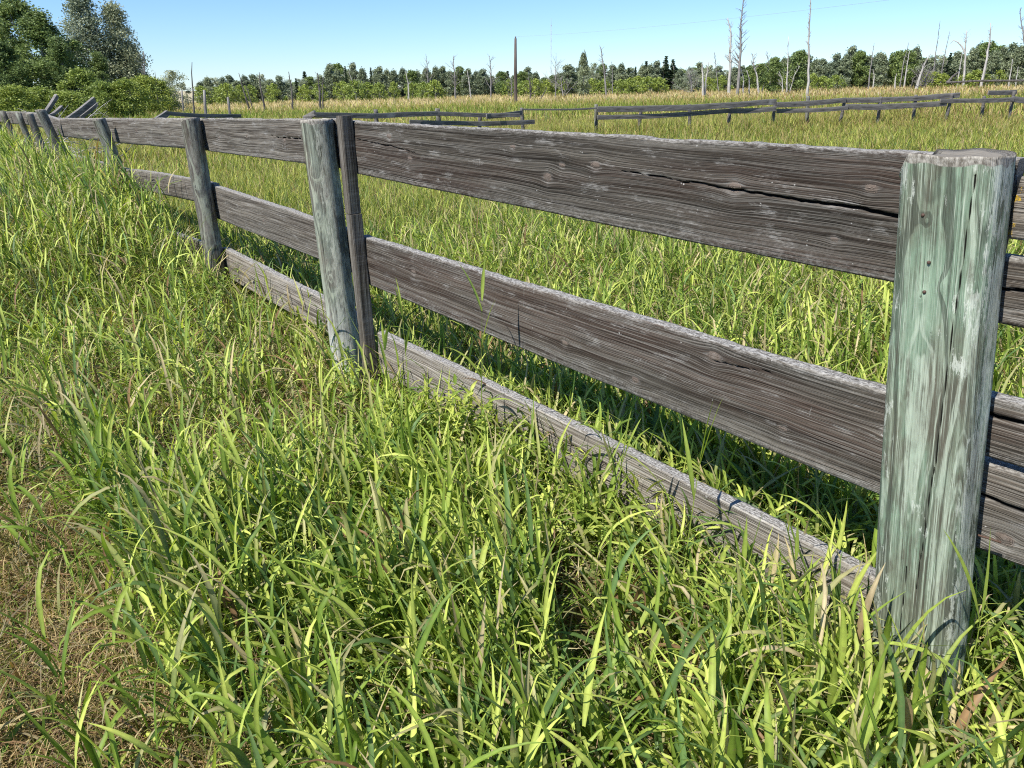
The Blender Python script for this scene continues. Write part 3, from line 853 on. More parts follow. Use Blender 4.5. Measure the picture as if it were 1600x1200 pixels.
def culms(gm, x, y, h, nleaf=5, wid=.010, seg=7, stemc=None, llen=(.16, .30), lean_k=.7, dry=.08):
    """leafy grass stems: a stem plus alternate arching leaves"""
    n = len(x)
    z = ground_z(x, y) - .02
    az = lean_dir(x, y, n, lean_k * 1.6)
    tilt = np.abs(rng.normal(.18, .12, n)) + .04
    base = pick_colors(x, y, n, dry)
    P0 = np.stack([x, y, z], -1)
    el = math.pi / 2 - tilt
    V, Q, C = blades(P0, az, el, h, np.full(n, .0034), tilt * .5, 4, None, base * .8 + ST * .12, base, power=1.2, twist=rng.random(n) * 6, wprof=1)
    gm.add(V, Q, C)
    ph = rng.random(n) * 2 * math.pi
    for k in range(nleaf):
        f = (k + .6 + rng.random(n) * .3) / nleaf
        f = np.minimum(f, .98)
        e = el - tilt * .25 * f
        p = P0 + np.stack([np.cos(e) * np.cos(az), np.cos(e) * np.sin(az), np.sin(e)], -1) * (h * f)[:, None]
        la = ph + k * math.pi + rng.normal(0, .45, n)
        la = np.arctan2(np.sin(la) + .8 * lean_k * math.sin(LEAN_AZ), np.cos(la) + .8 * lean_k * math.cos(LEAN_AZ))
        L = (llen[0] + (llen[1] - llen[0]) * rng.random(n)) * (0.75 + .35 * f)
        W = wid * (.65 + .6 * rng.random(n))
        le = R_(52) + R_(26) * f + rng.normal(0, .16, n)
        bend = np.abs(rng.normal(1.35, .75, n)) * (1.15 - .5 * f)
        c = base * (.85 + .3 * rng.random(n))[:, None]
        old = rng.random(n) < (dry * 2.2 * (1 - f) + .02)
        c = np.where(old[:, None], ST * (.5 + .5 * rng.random(n))[:, None], c)
        W = np.where(old, W * .5, W)
        kp = np.where(rng.random(n) < .22, 3.5, 1.35); bend = np.where(kp > 2, bend * 1.5, bend)
        yel = rng.random(n) < .16
        c = np.where(yel[:, None], G3 * 1.15, c)
        V, Q, C = blades(p, la, le, L, W, bend, seg, np.full(n, .16), c * np.array([1.05, 1.05, 1.1]), tipped(c, n, .18), curl=rng.normal(0, .5, n), power=kp)
        gm.add(V, Q, C)


def height_f(x, y):
    """local grass height multiplier"""
    fs = fence_side(x, y)
    h = (0.50 + 1.15 * fbm(x, y, .8, 41)) * (1 - .35 * bare_f(x, y))
    # short right beside the boards of the two near sections, taller towards the far posts on the camera side
    nearf = np.exp(-(np.clip(fs, 0, 9) / .55) ** 2) * (fs > -0.1) * (y < 5.2)
    h = h * (1 - .24 * nearf)
    h = h * (1 + .45 * np.exp(-((x - .95) ** 2 + (y - 1.2) ** 2) / .30) * (fs > .08))
    tall = np.clip((y - 3.9) / 2.5, 0, 1) * (fs > 0.1) * np.clip(1.3 - fs / 4.5, 0, 1)
    h = h * (1 + 1.35 * tall)
    back = (fs < 0)
    h = np.where(back, h * .72, h)
    return h


def keep(x, y, m):
    return x[m], y[m]


near = GM()
# --- nearest zone, both sides of the fence
# leafy culms
x, y = region_points(5200, .95, 3.2)
pf = path_f(x, y); m = (rng.random(len(x)) > pf * .94) & (np.abs(fence_side(x, y)) > .05)
m &= ~((fence_side(x, y) < 0.28) & (fence_side(x, y) > -.2) & (rng.random(len(x)) < .25))
m &= rng.random(len(x)) < np.clip(3.6 * (fbm(x, y, .42, 51) - .20), .22, 1)
m &= rng.random(len(x)) > .85 * bare_f(x, y)
x, y = keep(x, y, m)
culms(near, x, y, .24 * height_f(x, y) * (.7 + .6 * rng.random(len(x))), 6, .0130, 6, llen=(.12, .28), dry=.035)
x = .97 + rng.normal(0, .20, 90); y = 1.27 + rng.normal(0, .10, 90); m = fence_side(x, y) > .10; x, y = keep(x, y, m)
culms(near, x, y, .12 + .11 * rng.random(len(x)), 5, .014, 7, llen=(.15, .26))
# strong tufts of long broad blades leaning up-left
nt_ = 210
x, y = region_points(nt_, 1.1, 3.2)
m = (path_f(x, y) < .35) & (fence_side(x, y) > .25) & (bare_f(x, y) < .4)
m &= rng.random(len(x)) < np.where(x < -.1, .95, .65)
x, y = keep(x, y, m)
for X0, Y0 in zip(x, y):
    k = int(8 + rng.random() * 12)
    xx = X0 + rng.normal(0, .035, k); yy = Y0 + rng.normal(0, .035, k)
    cc = pick_colors(xx, yy, k, .0)
    a = LEAN_AZ + rng.normal(0, .55, k)
    V, Q, C = blades(np.stack([xx, yy, ground_z(xx, yy) - .01], -1), a, R_(72) + rng.normal(0, .12, k), .27 + .20 * rng.random(k), .010 + .006 * rng.random(k), np.abs(rng.normal(.8, .5, k)), 9, np.full(k, .17), cc * .95, tipped(cc, k, .12), curl=rng.normal(0, .3, k), power=1.5)
    near.add(V, Q, C)
# small leafy forbs mixed through the grass
def forbs(gm, cnt, r0, r1, hmul=1.0):
    x, y = region_points(cnt, r0, r1)
    m = (path_f(x, y) < .5) & (rng.random(len(x)) > .8 * bare_f(x, y)) & (np.abs(fence_side(x, y)) > .08) & (rng.random(len(x)) < np.clip(5 * (fbm(x, y, .7, 131) - .42), 0, 1))
    x, y = keep(x, y, m)
    for X0, Y0 in zip(x, y):
        h = (.10 + .16 * rng.random()) * hmul; k = int(h / .0065)
        f = rng.random(k); ti = rng.normal(0, .25, 2)
        p = np.stack([X0 + ti[0] * h * f, Y0 + ti[1] * h * f, float(ground_z(X0, Y0)) + h * f * 1.05], -1)
        cl = (G1 + (G3 - G1) * (rng.random((k, 1)) * .8)) * (np.array([1.0, 1.05, 1.25]) * (.8 + .4 * rng.random()))
        sz = .022 + .022 * rng.random()
        V, Q, C = blades(p, rng.random(k) * 6.28, rng.normal(.5, .35, k), sz * (.6 + .8 * rng.random(k)), sz * .34 * (.8 + .5 * rng.random(k)), rng.normal(.7, .4, k), 3, np.full(k, .1), cl, cl * 1.05)
        gm.add(V, Q, C)
forbs(near, 2200, .95, 3.2)
# fine undergrowth
x, y = region_points(21000, .9, 3.2)
pf = path_f(x, y); m = (rng.random(len(x)) > pf * .9) & (rng.random(len(x)) > .8 * bare_f(x, y)) & (rng.random(len(x)) < np.clip(3.2 * (fbm(x, y, .3, 152) - .18), .2, 1))
x, y = keep(x, y, m); n = len(x)
hf = height_f(x, y)
c = pick_colors(x, y, n, .16)
V, Q, C = blades(np.stack([x, y, ground_z(x, y) - .01], -1), lean_dir(x, y, n, .5), R_(66) + rng.normal(0, .28, n), (.11 + .15 * rng.random(n)) * hf, .0025 + .0065 * rng.random(n) ** 1.5, np.abs(rng.normal(1.3, .8, n)), 5, None, c * .85, tipped(c, n), curl=rng.normal(0, .5, n))
near.add(V, Q, C)
# matted straw in the worn patches
x, y = region_points(42000, .95, 5.2); m = rng.random(len(x)) < bare_f(x, y) * 1.2; x, y = keep(x, y, m); n = len(x)
c = np.where((rng.random(n) < .65)[:, None], ST * (.45 + .6 * rng.random(n))[:, None], BR * (.9 + .9 * rng.random(n))[:, None])
V, Q, C = blades(np.stack([x, y, ground_z(x, y) + .02 + .10 * rng.random(n)], -1), rng.random(n) * 6.28, rng.normal(.15, .45, n), .05 + .12 * rng.random(n), .0022 + .003 * rng.random(n), rng.normal(.6, .7, n), 4, None, c, c * 1.1, curl=rng.normal(0, 1.4, n))
near.add(V, Q, C)
# dead thatch lying at the bottom
x, y = region_points(17000, .9, 4.6); n = len(x)
c = np.where((rng.random(n) < .6)[:, None], ST * (.4 + .5 * rng.random(n))[:, None], BR * (.7 + .8 * rng.random(n))[:, None])
V, Q, C = blades(np.stack([x, y, ground_z(x, y) + .01 + .06 * rng.random(n)], -1), rng.random(n) * 6.28, rng.normal(.15, .3, n), .06 + .16 * rng.random(n), .0025 + .003 * rng.random(n), rng.normal(.4, .5, n), 4, None, c, c * 1.1, curl=rng.normal(0, 1.2, n))
near.add(V, Q, C)
# the same verge carries on to both sides of the view
for (a0_, a1_) in ((-72, -43), (43, 72)):
    x, y = region_points(700, .5, 4.0, a0_, a1_); m = (np.abs(fence_side(x, y)) > .05) & (rng.random(len(x)) > path_f(x, y)); x, y = keep(x, y, m)
    culms(near, x, y, .24 * height_f(x, y) * (.7 + .6 * rng.random(len(x))), 4, .012, 5, llen=(.17, .32))
    x, y = region_points(9000, .5, 6.5, a0_, a1_); n = len(x); c = pick_colors(x, y, n, .15 + .4 * path_f(x, y).mean())
    V, Q, C = blades(np.stack([x, y, ground_z(x, y) - .01], -1), lean_dir(x, y, n, .45), R_(66) + rng.normal(0, .28, n), (.12 + .16 * rng.random(n)) * height_f(x, y), .005 + .007 * rng.random(n), np.abs(rng.normal(1.1, .6, n)), 4, None, c * .85, tipped(c, n), curl=rng.normal(0, .4, n))
    near.add(V, Q, C)
    x, y = region_points(9000, 6.5, 30, a0_, a1_); n = len(x); c = pick_colors(x, y, n, .15)
    V, Q, C = blades(np.stack([x, y, ground_z(x, y) - .01], -1), lean_dir(x, y, n, .45), R_(72) + rng.normal(0, .2, n), .25 + .25 * rng.random(n), .012 + .015 * rng.random(n), np.abs(rng.normal(.7, .4, n)), 3, None, c * .85, tipped(c, n), curl=rng.normal(0, .4, n))
    near.add(V, Q, C)
tag(near.build('meadow_grass', M_GRASS), 'long green grass leaning over the ground in front of the board fence', 'grass', kind='stuff')

# --- trodden dry strip: fine short wiry grass
tr_ = GM()
n0 = 75000
x = rng.random(n0) * 2.6 - 3.0; y = 1.0 + rng.random(n0) * 2.6
m = path_f(x, y) > rng.random(n0) * .9
m &= (x > -y * .95 - .25)
x, y = keep(x, y, m); n = len(x)
v = rng.random(n)[:, None]
mixc = rng.random(n)
c = np.where((mixc < .55)[:, None], ST * np.array([1.05, .95, .8]) * (.55 + .6 * v), np.where((mixc < .72)[:, None], OL * (.8 + .8 * v), np.where((mixc < .86)[:, None], BR * (.9 + .8 * v), G2 * (.7 + .5 * v))))
V, Q, C = blades(np.stack([x, y, ground_z(x, y) + .03 * rng.random(n)], -1), rng.random(n) * 6.28, np.abs(rng.normal(.6, .45, n)), .04 + .10 * rng.random(n), .0014 + .0016 * rng.random(n), rng.normal(.8, .7, n), 4, None, c, c * 1.1, curl=rng.normal(0, 1.2, n))
tr_.add(V, Q, C)
tag(tr_.build('dry_grass', M_GRASS), 'short dry wiry grass on the trodden strip at lower left', 'dry grass', kind='stuff')

# --- middle distance
mid = GM()
x, y = region_points(6500, 3.2, 7.5)
fs = fence_side(x, y)
m = (np.abs(fs) > .05) & (rng.random(len(x)) < np.clip(.3 + 1.2 * fbm(x, y, .7, 52), 0, 1))
m &= rng.random(len(x)) > path_f(x, y)
x, y = keep(x, y, m)
culms(mid, x, y, .27 * height_f(x, y) * (.7 + .6 * rng.random(len(x))), 4, .0120, 4, llen=(.14, .29), dry=.10)
forbs(mid, 1500, 3.2, 6.5, 1.3)
# rank growth round the farther posts on the camera side
s_ = rng.random(4200) * 11 + .2; q_ = .10 + np.abs(rng.normal(0, .8, 4200))
xx = P[3][0] - (P[3] - P[6])[0] / np.hypot(*(P[3] - P[6])) * s_ + nrm[0] * q_; yy = P[3][1] - (P[3] - P[6])[1] / np.hypot(*(P[3] - P[6])) * s_ + nrm[1] * q_
m = (fence_side(xx, yy) > .07) & (rng.random(4200) < np.clip(4 * (fbm(xx, yy, .8, 141) - .25), .1, 1))
xx, yy = keep(xx, yy, m)
culms(mid, xx, yy, (.62 + .36 * rng.random(len(xx))) * np.clip(.72 + (yy - 5.4) * .22, .6, 1), 7, .013, 4, llen=(.16, .30), dry=.12)
x, y = region_points(56000, 3.2, 7.5); n = len(x)
hf = height_f(x, y); c = pick_colors(x, y, n, .15)
V, Q, C = blades(np.stack([x, y, ground_z(x, y) - .01], -1), lean_dir(x, y, n, .45), R_(70) + rng.normal(0, .25, n), (.13 + .19 * rng.random(n)) * hf, .006 + .007 * rng.random(n), np.abs(rng.normal(1.05, .6, n)), 4, None, c * .85, tipped(c, n), curl=rng.normal(0, .4, n))
mid.add(V, Q, C)
# behind the fence close by, seen through the rails
n0 = 26000
s = rng.random(n0) * 7.5 - 3.2; q = rng.random(n0) ** 1.2 * 3.4 + .02
x = P[1][0] + _d[0] * s - nrm[0] * q; y = P[1][1] + _d[1] * s - nrm[1] * q
m = (y > .3); x, y = keep(x, y, m); n = len(x)
hf = height_f(x, y); c = pick_colors(x, y, n, .07)
V, Q, C = blades(np.stack([x, y, ground_z(x, y) - .01], -1), lean_dir(x, y, n, .45), R_(70) + rng.normal(0, .25, n), (.14 + .17 * rng.random(n)) * hf, .006 + .0085 * rng.random(n), np.abs(rng.normal(1.0, .6, n)), 5, None, c * .85, tipped(c, n, .12), curl=rng.normal(0, .4, n))
mid.add(V, Q, C)
tag(mid.build('pasture_grass', M_GRASS), 'bright green pasture grass on both sides of the board fence', 'grass', kind='stuff')

# --- field
fld = GM()


def field_color(x, y, n):
    v = rng.random(n)[:, None]
    c = pick_colors(x, y, n, .12, 1.0)
    t = np.clip((y - 9) / 16, 0, 1) * .62                            # greener close by, olive and ripe farther out
    m = (rng.random(n) < t * (.35 + fbm(x, y, 9, 61)))[:, None]
    c = np.where(m, OL * np.array([1.15, 1.15, 1.1]) * (.9 + .8 * v), c)
    m = (rng.random(n) < t * .45 * (.3 + 1.2 * fbm(x, y, 5, 63)))[:, None]
    c = np.where(m, ST * np.array([.92, .86, .7]) * (.5 + .6 * v), c)
    gold = np.clip((y + 26 * (fbm(x, y, 30, 66) - .5) * np.clip(y / 60, 0, 1) - 54) / 10, 0, 1)
    greenb = np.clip(1 - np.abs(y - 44) / 9, 0, 1) * .8
    m = (rng.random(n) < greenb)[:, None]
    c = np.where(m, (G1 * 1.1) * (1 - v) + G2 * v, c)
    m = (rng.random(n) < gold * .8)[:, None]
    c = np.where(m, ST * np.array([.98, .99, 1.02]) * (.75 + .5 * v), c)
    c = np.where((y > 8)[:, None] & (c[:, 1:2] > c[:, 0:1]), c * np.array([1.28, 1.18, 1.3]), c)
    # reddish brown seed heads over to the right
    m = (rng.random(n) < .14 * np.clip((x - 6) / 12, 0, 1) * (y > 22))[:, None]
    c = np.where(m, np.array((.36, .23, .13)) * (.7 + .6 * v), c)
    return c


for (cnt, r0, r1, l0, l1, w0_, w1_, sg) in ((115000, 7.5, 15, .20, .27, .005, .0065, 3), (135000, 15, 32, .24, .30, .008, .011, 3), (70000, 32, 62, .30, .35, .02, .03, 2), (60000, 62, 125, .35, .4, .045, .05, 2)):
    x, y = region_points(cnt, r0, r1, -42, 41)
    n = len(x)
    c = field_color(x, y, n)
    hf = (.7 + .6 * fbm(x, y, 3.0, 71)) * (.72 if r0 < 32 else .9)
    hf = hf * np.where((y > 17) & (y < 33) & (x > -14), 1 + .55 * np.exp(-((y - (21.5 + np.clip(x, -8, 20) * .42)) / 1.6) ** 2), 1)
    if r0 < 20:
        fs = fence_side(x, y); hf = hf * np.where(fs > .1, 1 + 1.3 * np.clip(1.4 - fs / 4.0, 0, 1), 1.0)
    V, Q, C = blades(np.stack([x, y, ground_z(x, y) - .02], -1), lean_dir(x, y, n, .5), R_(74) + rng.normal(0, .2, n), (l0 + l1 * rng.random(n)) * hf, w0_ + w1_ * rng.random(n), np.abs(rng.normal(.6, .4, n)), sg, None, c * .9, c * np.array([1.12, 1.05, .95]))
    fld.add(V, Q, C)
tag(fld.build('field_grass', M_GRASS_FAR), 'ripening olive and golden field grass stretching out to the treeline', 'grass', kind='stuff')


# --- single tall stalks that stand out against the boards
def stalk(px, py, off, h, label, side=0.0, nleaf=5, seedk=0, llen=.16):
    """px,py: pixel of the stalk's top; off: how far in front of the fence line; h: tip height"""
    top = on_face(px, py, off)
    gm = GM()
    r = np.random.default_rng(900 + seedk)
    z0 = 0.0
    base = np.array([top[0] + r.normal(0, .03), top[1] + r.normal(0, .03), z0])
    v = np.array([top[0], top[1], top[2] - .08]) - base
    L = np.linalg.norm(v)
    azs = math.atan2(v[1], v[0]); els = math.asin(v[2] / L)
    one = np.ones(1)
    cc = (G2 * .6 + G3 * .4)[None] * (.9 + .3 * r.random())
    V, Q, C = blades(base[None] - base, azs * one, els * one, L * one, .0042 * one, .0 * one, 5, None, cc * .9, cc, twist=one * 1.2, wprof=1)
    gm.add(V, Q, C)
    for k in range(nleaf):
        f = (k + 1.6) / (nleaf + .9)
        p = v * min(f, 1)
        for ss in (0,):
            a = R_(150) + (k % 2) * math.pi + r.normal(0, .35)
            top_leaf = k >= nleaf - 2
            el_ = R_(80 if top_leaf else 58) + r.normal(0, .08)
            bd = (.25 if top_leaf else 1.5) * abs(r.normal(1, .3))
            cl = cc * (.85 + .35 * r.random())
            V, Q, C = blades(p[None], a * one, el_ * one, (1.15 * llen * (.85 + .4 * r.random())) * one, (.014 + .004 * r.random()) * one, bd * one, 9, .17 * one, cl, cl * 1.05, curl=r.normal(0, .3) * one, power=1.3)
            gm.add(V, Q, C)
    V, Q, C = blades(v[None], azs * one, R_(86) * one, llen * 1.0 * one, .013 * one, .12 * one, 8, .2 * one, cc, cc, power=1.3)
    gm.add(V, Q, C)
    o = gm.build('grass_stalk', M_GRASS)
    o.location = base
    tag(o, label, 'grass stalk', 'tall grass stalks in front of the boards')


stalk(752, 435, .10, .6, 'tall leafy grass stalk against the middle board, midway between its ends', seedk=1)
stalk(625, 447, .10, .5, 'thin grass stalk just right of the round greenish post and its batten', seedk=2, nleaf=3, llen=.12)
stalk(598, 510, .14, .4, 'dark bladed grass stalk at the left end of the bottom board', seedk=3, nleaf=4, llen=.12)
stalk(1098, 672, .10, .5, 'tall grass stalk overlapping the bottom board edge right of its middle', seedk=4, nleaf=4, llen=.17)
stalk(975, 672, .16, .4, 'grass stalk with upright blades standing before the middle of the bottom board', seedk=5, nleaf=4, llen=.15)
stalk(1250, 830, .14, .3, 'grass stalk with a single upright blade near the buried end of the bottom board', seedk=6, nleaf=3, llen=.12)
stalk(1165, 850, .20, .3, 'leafy stalk casting thin shadows on the bottom board', seedk=7, nleaf=5, llen=.15)
stalk(1548, 905, .18, .3, 'broad bladed grass stalk right of the broad flat post', seedk=8, nleaf=5, llen=.2)
stalk(425, 232, -.05, .3, 'grass stalk leaning by the second post', seedk=9, nleaf=3, llen=.1) if False else None


# --- leafy weeds
def weed(px, py, h, spread, label, seed, small=.03, tone=(1, 1, 1), D=None, n_st=9):
    r = np.random.default_rng(seed)
    rr = ray(px, py); t = -CAM[2] / rr[2]
    b = CAM + rr * t
    gm = GM()
    for s in range(n_st):
        a = r.random() * 6.28; ti = abs(r.normal(.35, .2)) * spread
        hh = h * (.6 + .5 * r.random())
        off = np.array([r.normal(0, .04), r.normal(0, .04), 0])
        dv = np.array([math.sin(ti) * math.cos(a), math.sin(ti) * math.sin(a), math.cos(ti)])
        one = np.ones(1)
        cc = (G1 * .5 + G2 * .5)[None] * np.array(tone)
        V, Q, C = blades(off[None], a * one, (math.pi / 2 - ti) * one, hh * one, .004 * one, .1 * one, 4, None, cc, cc, twist=one, wprof=1)
        gm.add(V, Q, C)
        k = int(hh / .013)
        f = r.random(k) * .85 + .15
        p = off + dv * (hh * f)[:, None]
        cl = (G1 + (G3 - G1) * r.random(k)[:, None] * .8) * np.array(tone)
        V, Q, C = blades(p, r.random(k) * 6.28, r.normal(.5, .3, k), small * (.7 + .7 * r.random(k)), small * .33 * (.8 + .4 * r.random(k)), r.normal(.6, .3, k), 4, np.full(k, .12), cl, cl * 1.05)
        gm.add(V, Q, C)
    o = gm.build('weed', M_GRASS)
    o.location = (b[0], b[1], float(ground_z(b[0], b[1])))
    tag(o, label, 'weed', 'leafy weeds among the grass')


weed(560, 630, .30, .9, 'small leafy weed at the foot of the round greenish post', 301, .030, (.9, 1.05, 1.2))
weed(715, 735, .34, 1.2, 'pale green narrow leaved weed clump before the left half of the bottom board', 302, .045, (1.35, 1.25, 1.1), n_st=26)
weed(800, 770, .30, 1.2, 'leafy weed between the pale clump and the bottom board', 303, .04, (1.1, 1.1, 1.1), n_st=20)
weed(470, 720, .22, 1.2, 'low weed in the thin brown patch left of the round post foot', 304, .03, (1.0, .95, .9))
weed(1130, 985, .24, 1.3, 'leafy weed below the right half of the bottom board', 305, .045, (1.15, 1.15, 1.0), n_st=12)
weed(250, 470, .52, 1.2, 'bushy dark weed in tall grass left of the third post', 306, .04, (.75, .8, .8), n_st=34)
weed(310, 500, .40, 1.2, 'leafy weed hugging the foot of the third post', 307, .035, (.9, .95, .9), n_st=26)
weed(205, 400, .60, 1.1, 'tall dark leafy weed in front of the gap between the third and fourth posts', 308, .045, (.8, .85, .8), n_st=34)
weed(640, 690, .22, 1.2, 'low leafy weed against the left part of the bottom board', 309, .035, (1.1, 1.1, 1.1), n_st=16)
weed(930, 880, .24, 1.2, 'narrow leaved weed before the middle of the bottom board', 310, .04, (1.1, 1.05, 1.0), n_st=18)

# ------------------------------------------------------------------ collapsed paddock fence across the field
pf_o = az_pt(935, 175, 23)
PO = np.array([pf_o[0], pf_o[1], 0.0])
pad = empty('paddock_fence', PO, 'low sagging old rail fence running across the middle of the field', 'fence')


def add_rail(p, q, hgt, th, mat, parent, org, seed, name='rail'):
    """rough board from p to q (top-edge points)"""
    p = np.array(p); q = np.array(q)
    d = q - p; L = np.linalg.norm(d); d /= L
    upv = np.array([0, 0, 1.0]) - d * d[2]; upv /= np.linalg.norm(upv)
    s = np.cross(d, upv)
    nx = max(4, int(L / .25))
    X = np.linspace(0, L, nx)
    sag = -0.02 * np.sin(X / L * math.pi) * L / 2 + .02 * (vnoise(X, X * 0, .8, seed) - .5)
    prof = np.array([(0, -1), (0, -.5), (0, 0), (.5, .02), (1, 0), (1, -.5), (1, -1), (.5, -1.02)])
    m = len(prof)
    hw = hgt * (1 + .12 * (vnoise(X, X * 0, .7, seed + 1) - .5))
    V = p + X[:, None, None] * d + sag[:, None, None] * upv + (prof[None, :, 0, None] - .5) * th * s + prof[None, :, 1, None] * hw[:, None, None] * upv
    V = V.reshape(-1, 3)
    XX = np.repeat(X, m); zz = np.tile(prof[:, 1] * hgt, nx)
    V = np.vstack([V, V[:m].mean(0), V[-m:].mean(0)])
    i_ = np.arange(nx - 1)[:, None] * m; j_ = np.arange(m)[None, :]; j2 = (j_ + 1) % m
    Qd = np.stack([i_ + j_, i_ + m + j_, i_ + m + j2, i_ + j2], -1).reshape(-1, 4)
    jj = np.arange(m)
    T = np.vstack([np.stack([jj, (jj + 1) % m, np.full(m, len(V) - 2)], -1), np.stack([(nx - 1) * m + (jj + 1) % m, (nx - 1) * m + jj, np.full(m, len(V) - 1)], -1)])
    loc = p - org
    pd = lambda a, v: np.concatenate([a, [v, v]])
    ed = pd(np.tile(np.where(np.abs(prof[:, 1]) < .03, .6, .05), nx), .3)
    return mesh(name, V - p, [Qd, T], mat, parent, loc, dict(bx=pd(XX + seed, 0), bg=pd(zz, 0), kn=np.zeros(len(V)), kh=np.zeros(len(V)), ed=ed, ck=np.zeros(len(V)), bz=pd(zz + seed, 0), rn=np.full(len(V), seed * 1.3)), smooth=False)


def M_far_board():
    m = NT('old_grey_rail')
    pos = m.n('TexCoord').outputs['Object']
    n = m.noise(m.n('Mapping', {0: pos, 3: (1.5, 1.5, 12)}).outputs[0], 2.0, 5.0, .7)
    n2 = m.noise(pos, 1.3, 3.0, .6)
    ed = m.attr('ed')
    c = m.mix(m.ramp(n, [(.35, 0.0), (.65, 1.0)]), (.045, .042, .038), (.19, .178, .165))
    c = m.mix(m.ramp(n2, [(.6, 0.0), (.75, .7)]), c, (.36, .35, .33))
    c = m.mix(m.math('MULTIPLY', ed, .5), c, (.4, .38, .35))
    return m.done(c, .9, m.bump(n, .5, .01), .15)
M_RAIL = M_far_board()

# (px0, ytop0, D0, px1, ytop1, D1, board height)
rails = [(487, 176, 19, 683, 173, 20.5, .115), (683, 174, 20.5, 812, 176.5, 21.5, .10), (760, 178, 21, 815, 172.5, 22, .12), (815, 169.5, 22, 932, 167.5, 23, .045),
         (934, 166, 23, 1213, 154.5, 26, .155), (1214, 159.5, 26, 1322, 152.5, 27.5, .15), (1318, 153, 27.5, 1500, 144.5, 30, .15), (1545, 141, 31, 1589, 140.5, 32, .14),
         (640, 187, 20.2, 835, 187, 22, .11), (934, 179.5, 23, 1140, 170, 25.2, .12), (1140, 169.5, 25.2, 1213, 166.5, 26, .14), (1214, 170.5, 26.1, 1325, 165, 27.4, .12),
         (1322, 163, 27.4, 1480, 157.5, 29.6, .16), (1470, 154, 29.4, 1585, 151.5, 31.5, .13), (1583, 150, 31.5, 1640, 156, 32.5, .18)]
for k, (x0, y0, d0, x1, y1, d1, hh) in enumerate(rails):
    add_rail(at(x0, y0, d0), at(x1, y1, d1), hh, .045, M_RAIL, pad, PO, 50 + k)
posts = [(586, 171, 19.9), (683, 169.5, 20.6), (750, 182, 21.1), (815, 168.5, 22.1), (932, 163, 23.1), (1003, 166, 23.9), (1078, 163, 24.7), (1143, 161, 25.3), (1213, 159, 26.1),
         (1264, 150, 26.9), (1322, 153, 27.5), (1378, 151, 28.2), (1433, 148, 29.0), (1490, 146, 29.7), (1540, 150, 30.8), (1587, 142, 31.6)]
for k, (px, py, D) in enumerate(posts):
    t = at(px, py, D)
    wv = .10 if px not in (1264, 683) else .12
    lean = .08 * math.sin(k * 2.3)
    make_post((t[0] + lean, t[1] + .06, -.05), (t[0], t[1] + .07, t[2]), wv, wv, 0, M_POST_DULL if px in (1264, 683, 932) else M_RAIL, seed=60 + k, fine=False, parent=pad, org=PO)
add_rail(at(474, 181, 19), at(491, 172, 18.6), .12, .05, M_RAIL, pad, PO, 80)

# fallen pieces by themselves
def plank(px0, py0, D0, px1, py1, D1, hh, th, label, grp=None, seed=90, name='plank'):
    p = at(px0, py0, D0); q = at(px1, py1, D1)
    o = add_rail(p, q, hh, th, M_RAIL, None, np.zeros(3), seed, name)
    tag(o, label, 'plank', grp)
    return o
plank(257, 173.5, 15.5, 376, 178.5, 16.5, .065, .04, 'long flat dark plank lying tilted behind the top board near the third post', 'loose planks', 91)
plank(243, 184, 15.2, 260, 173, 15.4, .09, .05, 'short grey plank end propping the long flat dark plank', 'loose planks', 92)
plank(104, 184, 17.5, 146, 152, 18.5, .11, .05, 'grey plank leaning up to the right above the far end of the board fence', 'loose planks', 93)
plank(124, 181, 18.2, 151, 160, 18.8, .07, .04, 'dark splintered plank just behind the leaning grey plank', 'loose planks', 94)
plank(68, 176, 16.5, 87, 147, 17.0, .07, .05, 'narrow plank leaning steeply beside the dead brush at the far fence end', 'loose planks', 95)
plank(76, 180, 16.6, 96, 165, 17.2, .05, .05, 'short broken plank low in the dead brush at the far fence end', 'loose planks', 96)

# ------------------------------------------------------------------ dead trees, poles
M_DEAD = bark_material('dead_grey_wood', (.11, .10, .095), (.30, .285, .265))
M_DEADW = bark_material('pale_dead_wood', (.24, .225, .20), (.52, .50, .46))
M_DEADD = bark_material('dark_dead_wood', (.05, .045, .04), (.16, .145, .13))
M_BARK = bark_material('poplar_bark', (.16, .15, .12), (.42, .41, .35))
M_POLE = bark_material('utility_pole_wood', (.07, .055, .045), (.15, .12, .10), 3.0)


def rot_about(v, axis, ang):
    axis = axis / np.linalg.norm(axis)
    return v * math.cos(ang) + np.cross(axis, v) * math.sin(ang) + axis * (axis @ v) * (1 - math.cos(ang))


def branch(mb, p, d, L, r, depth, rr, dens=1.0, curve=.12, up=.0, n=5):
    """returns list of tip points"""
    k = max(4, int(5 + L * .8)) if depth else 10
    path = [p]; dd = d / np.linalg.norm(d)
    for i in range(k):
        dd = dd + rr.normal(0, curve, 3) * .5 + np.array([0, 0, up]); dd /= np.linalg.norm(dd)
        path.append(path[-1] + dd * L / k)
    path = np.array(path)
    rad = r * np.linspace(1, .22, k + 1)
    mb.tube(path, rad, n)
    tips = [path[-1]]
    if depth > 0:
        nb = int(rr.integers(3, 6) * dens) + 1
        for q in range(nb):
            f = .25 + .7 * rr.random()
            i = int(f * k)
            pd_ = path[min(i + 1, k)] - path[i]
            ax_ = np.cross(pd_, rr.normal(0, 1, 3))
            nd = rot_about(pd_, ax_, R_(30 + 35 * rr.random()))
            tips += branch(mb, path[i], nd, L * (.28 + .25 * rr.random()) * (1.1 - f * .5), rad[i] * .5, depth - 1, rr, dens, curve * 1.3, up, max(3, n - 1))
    return tips


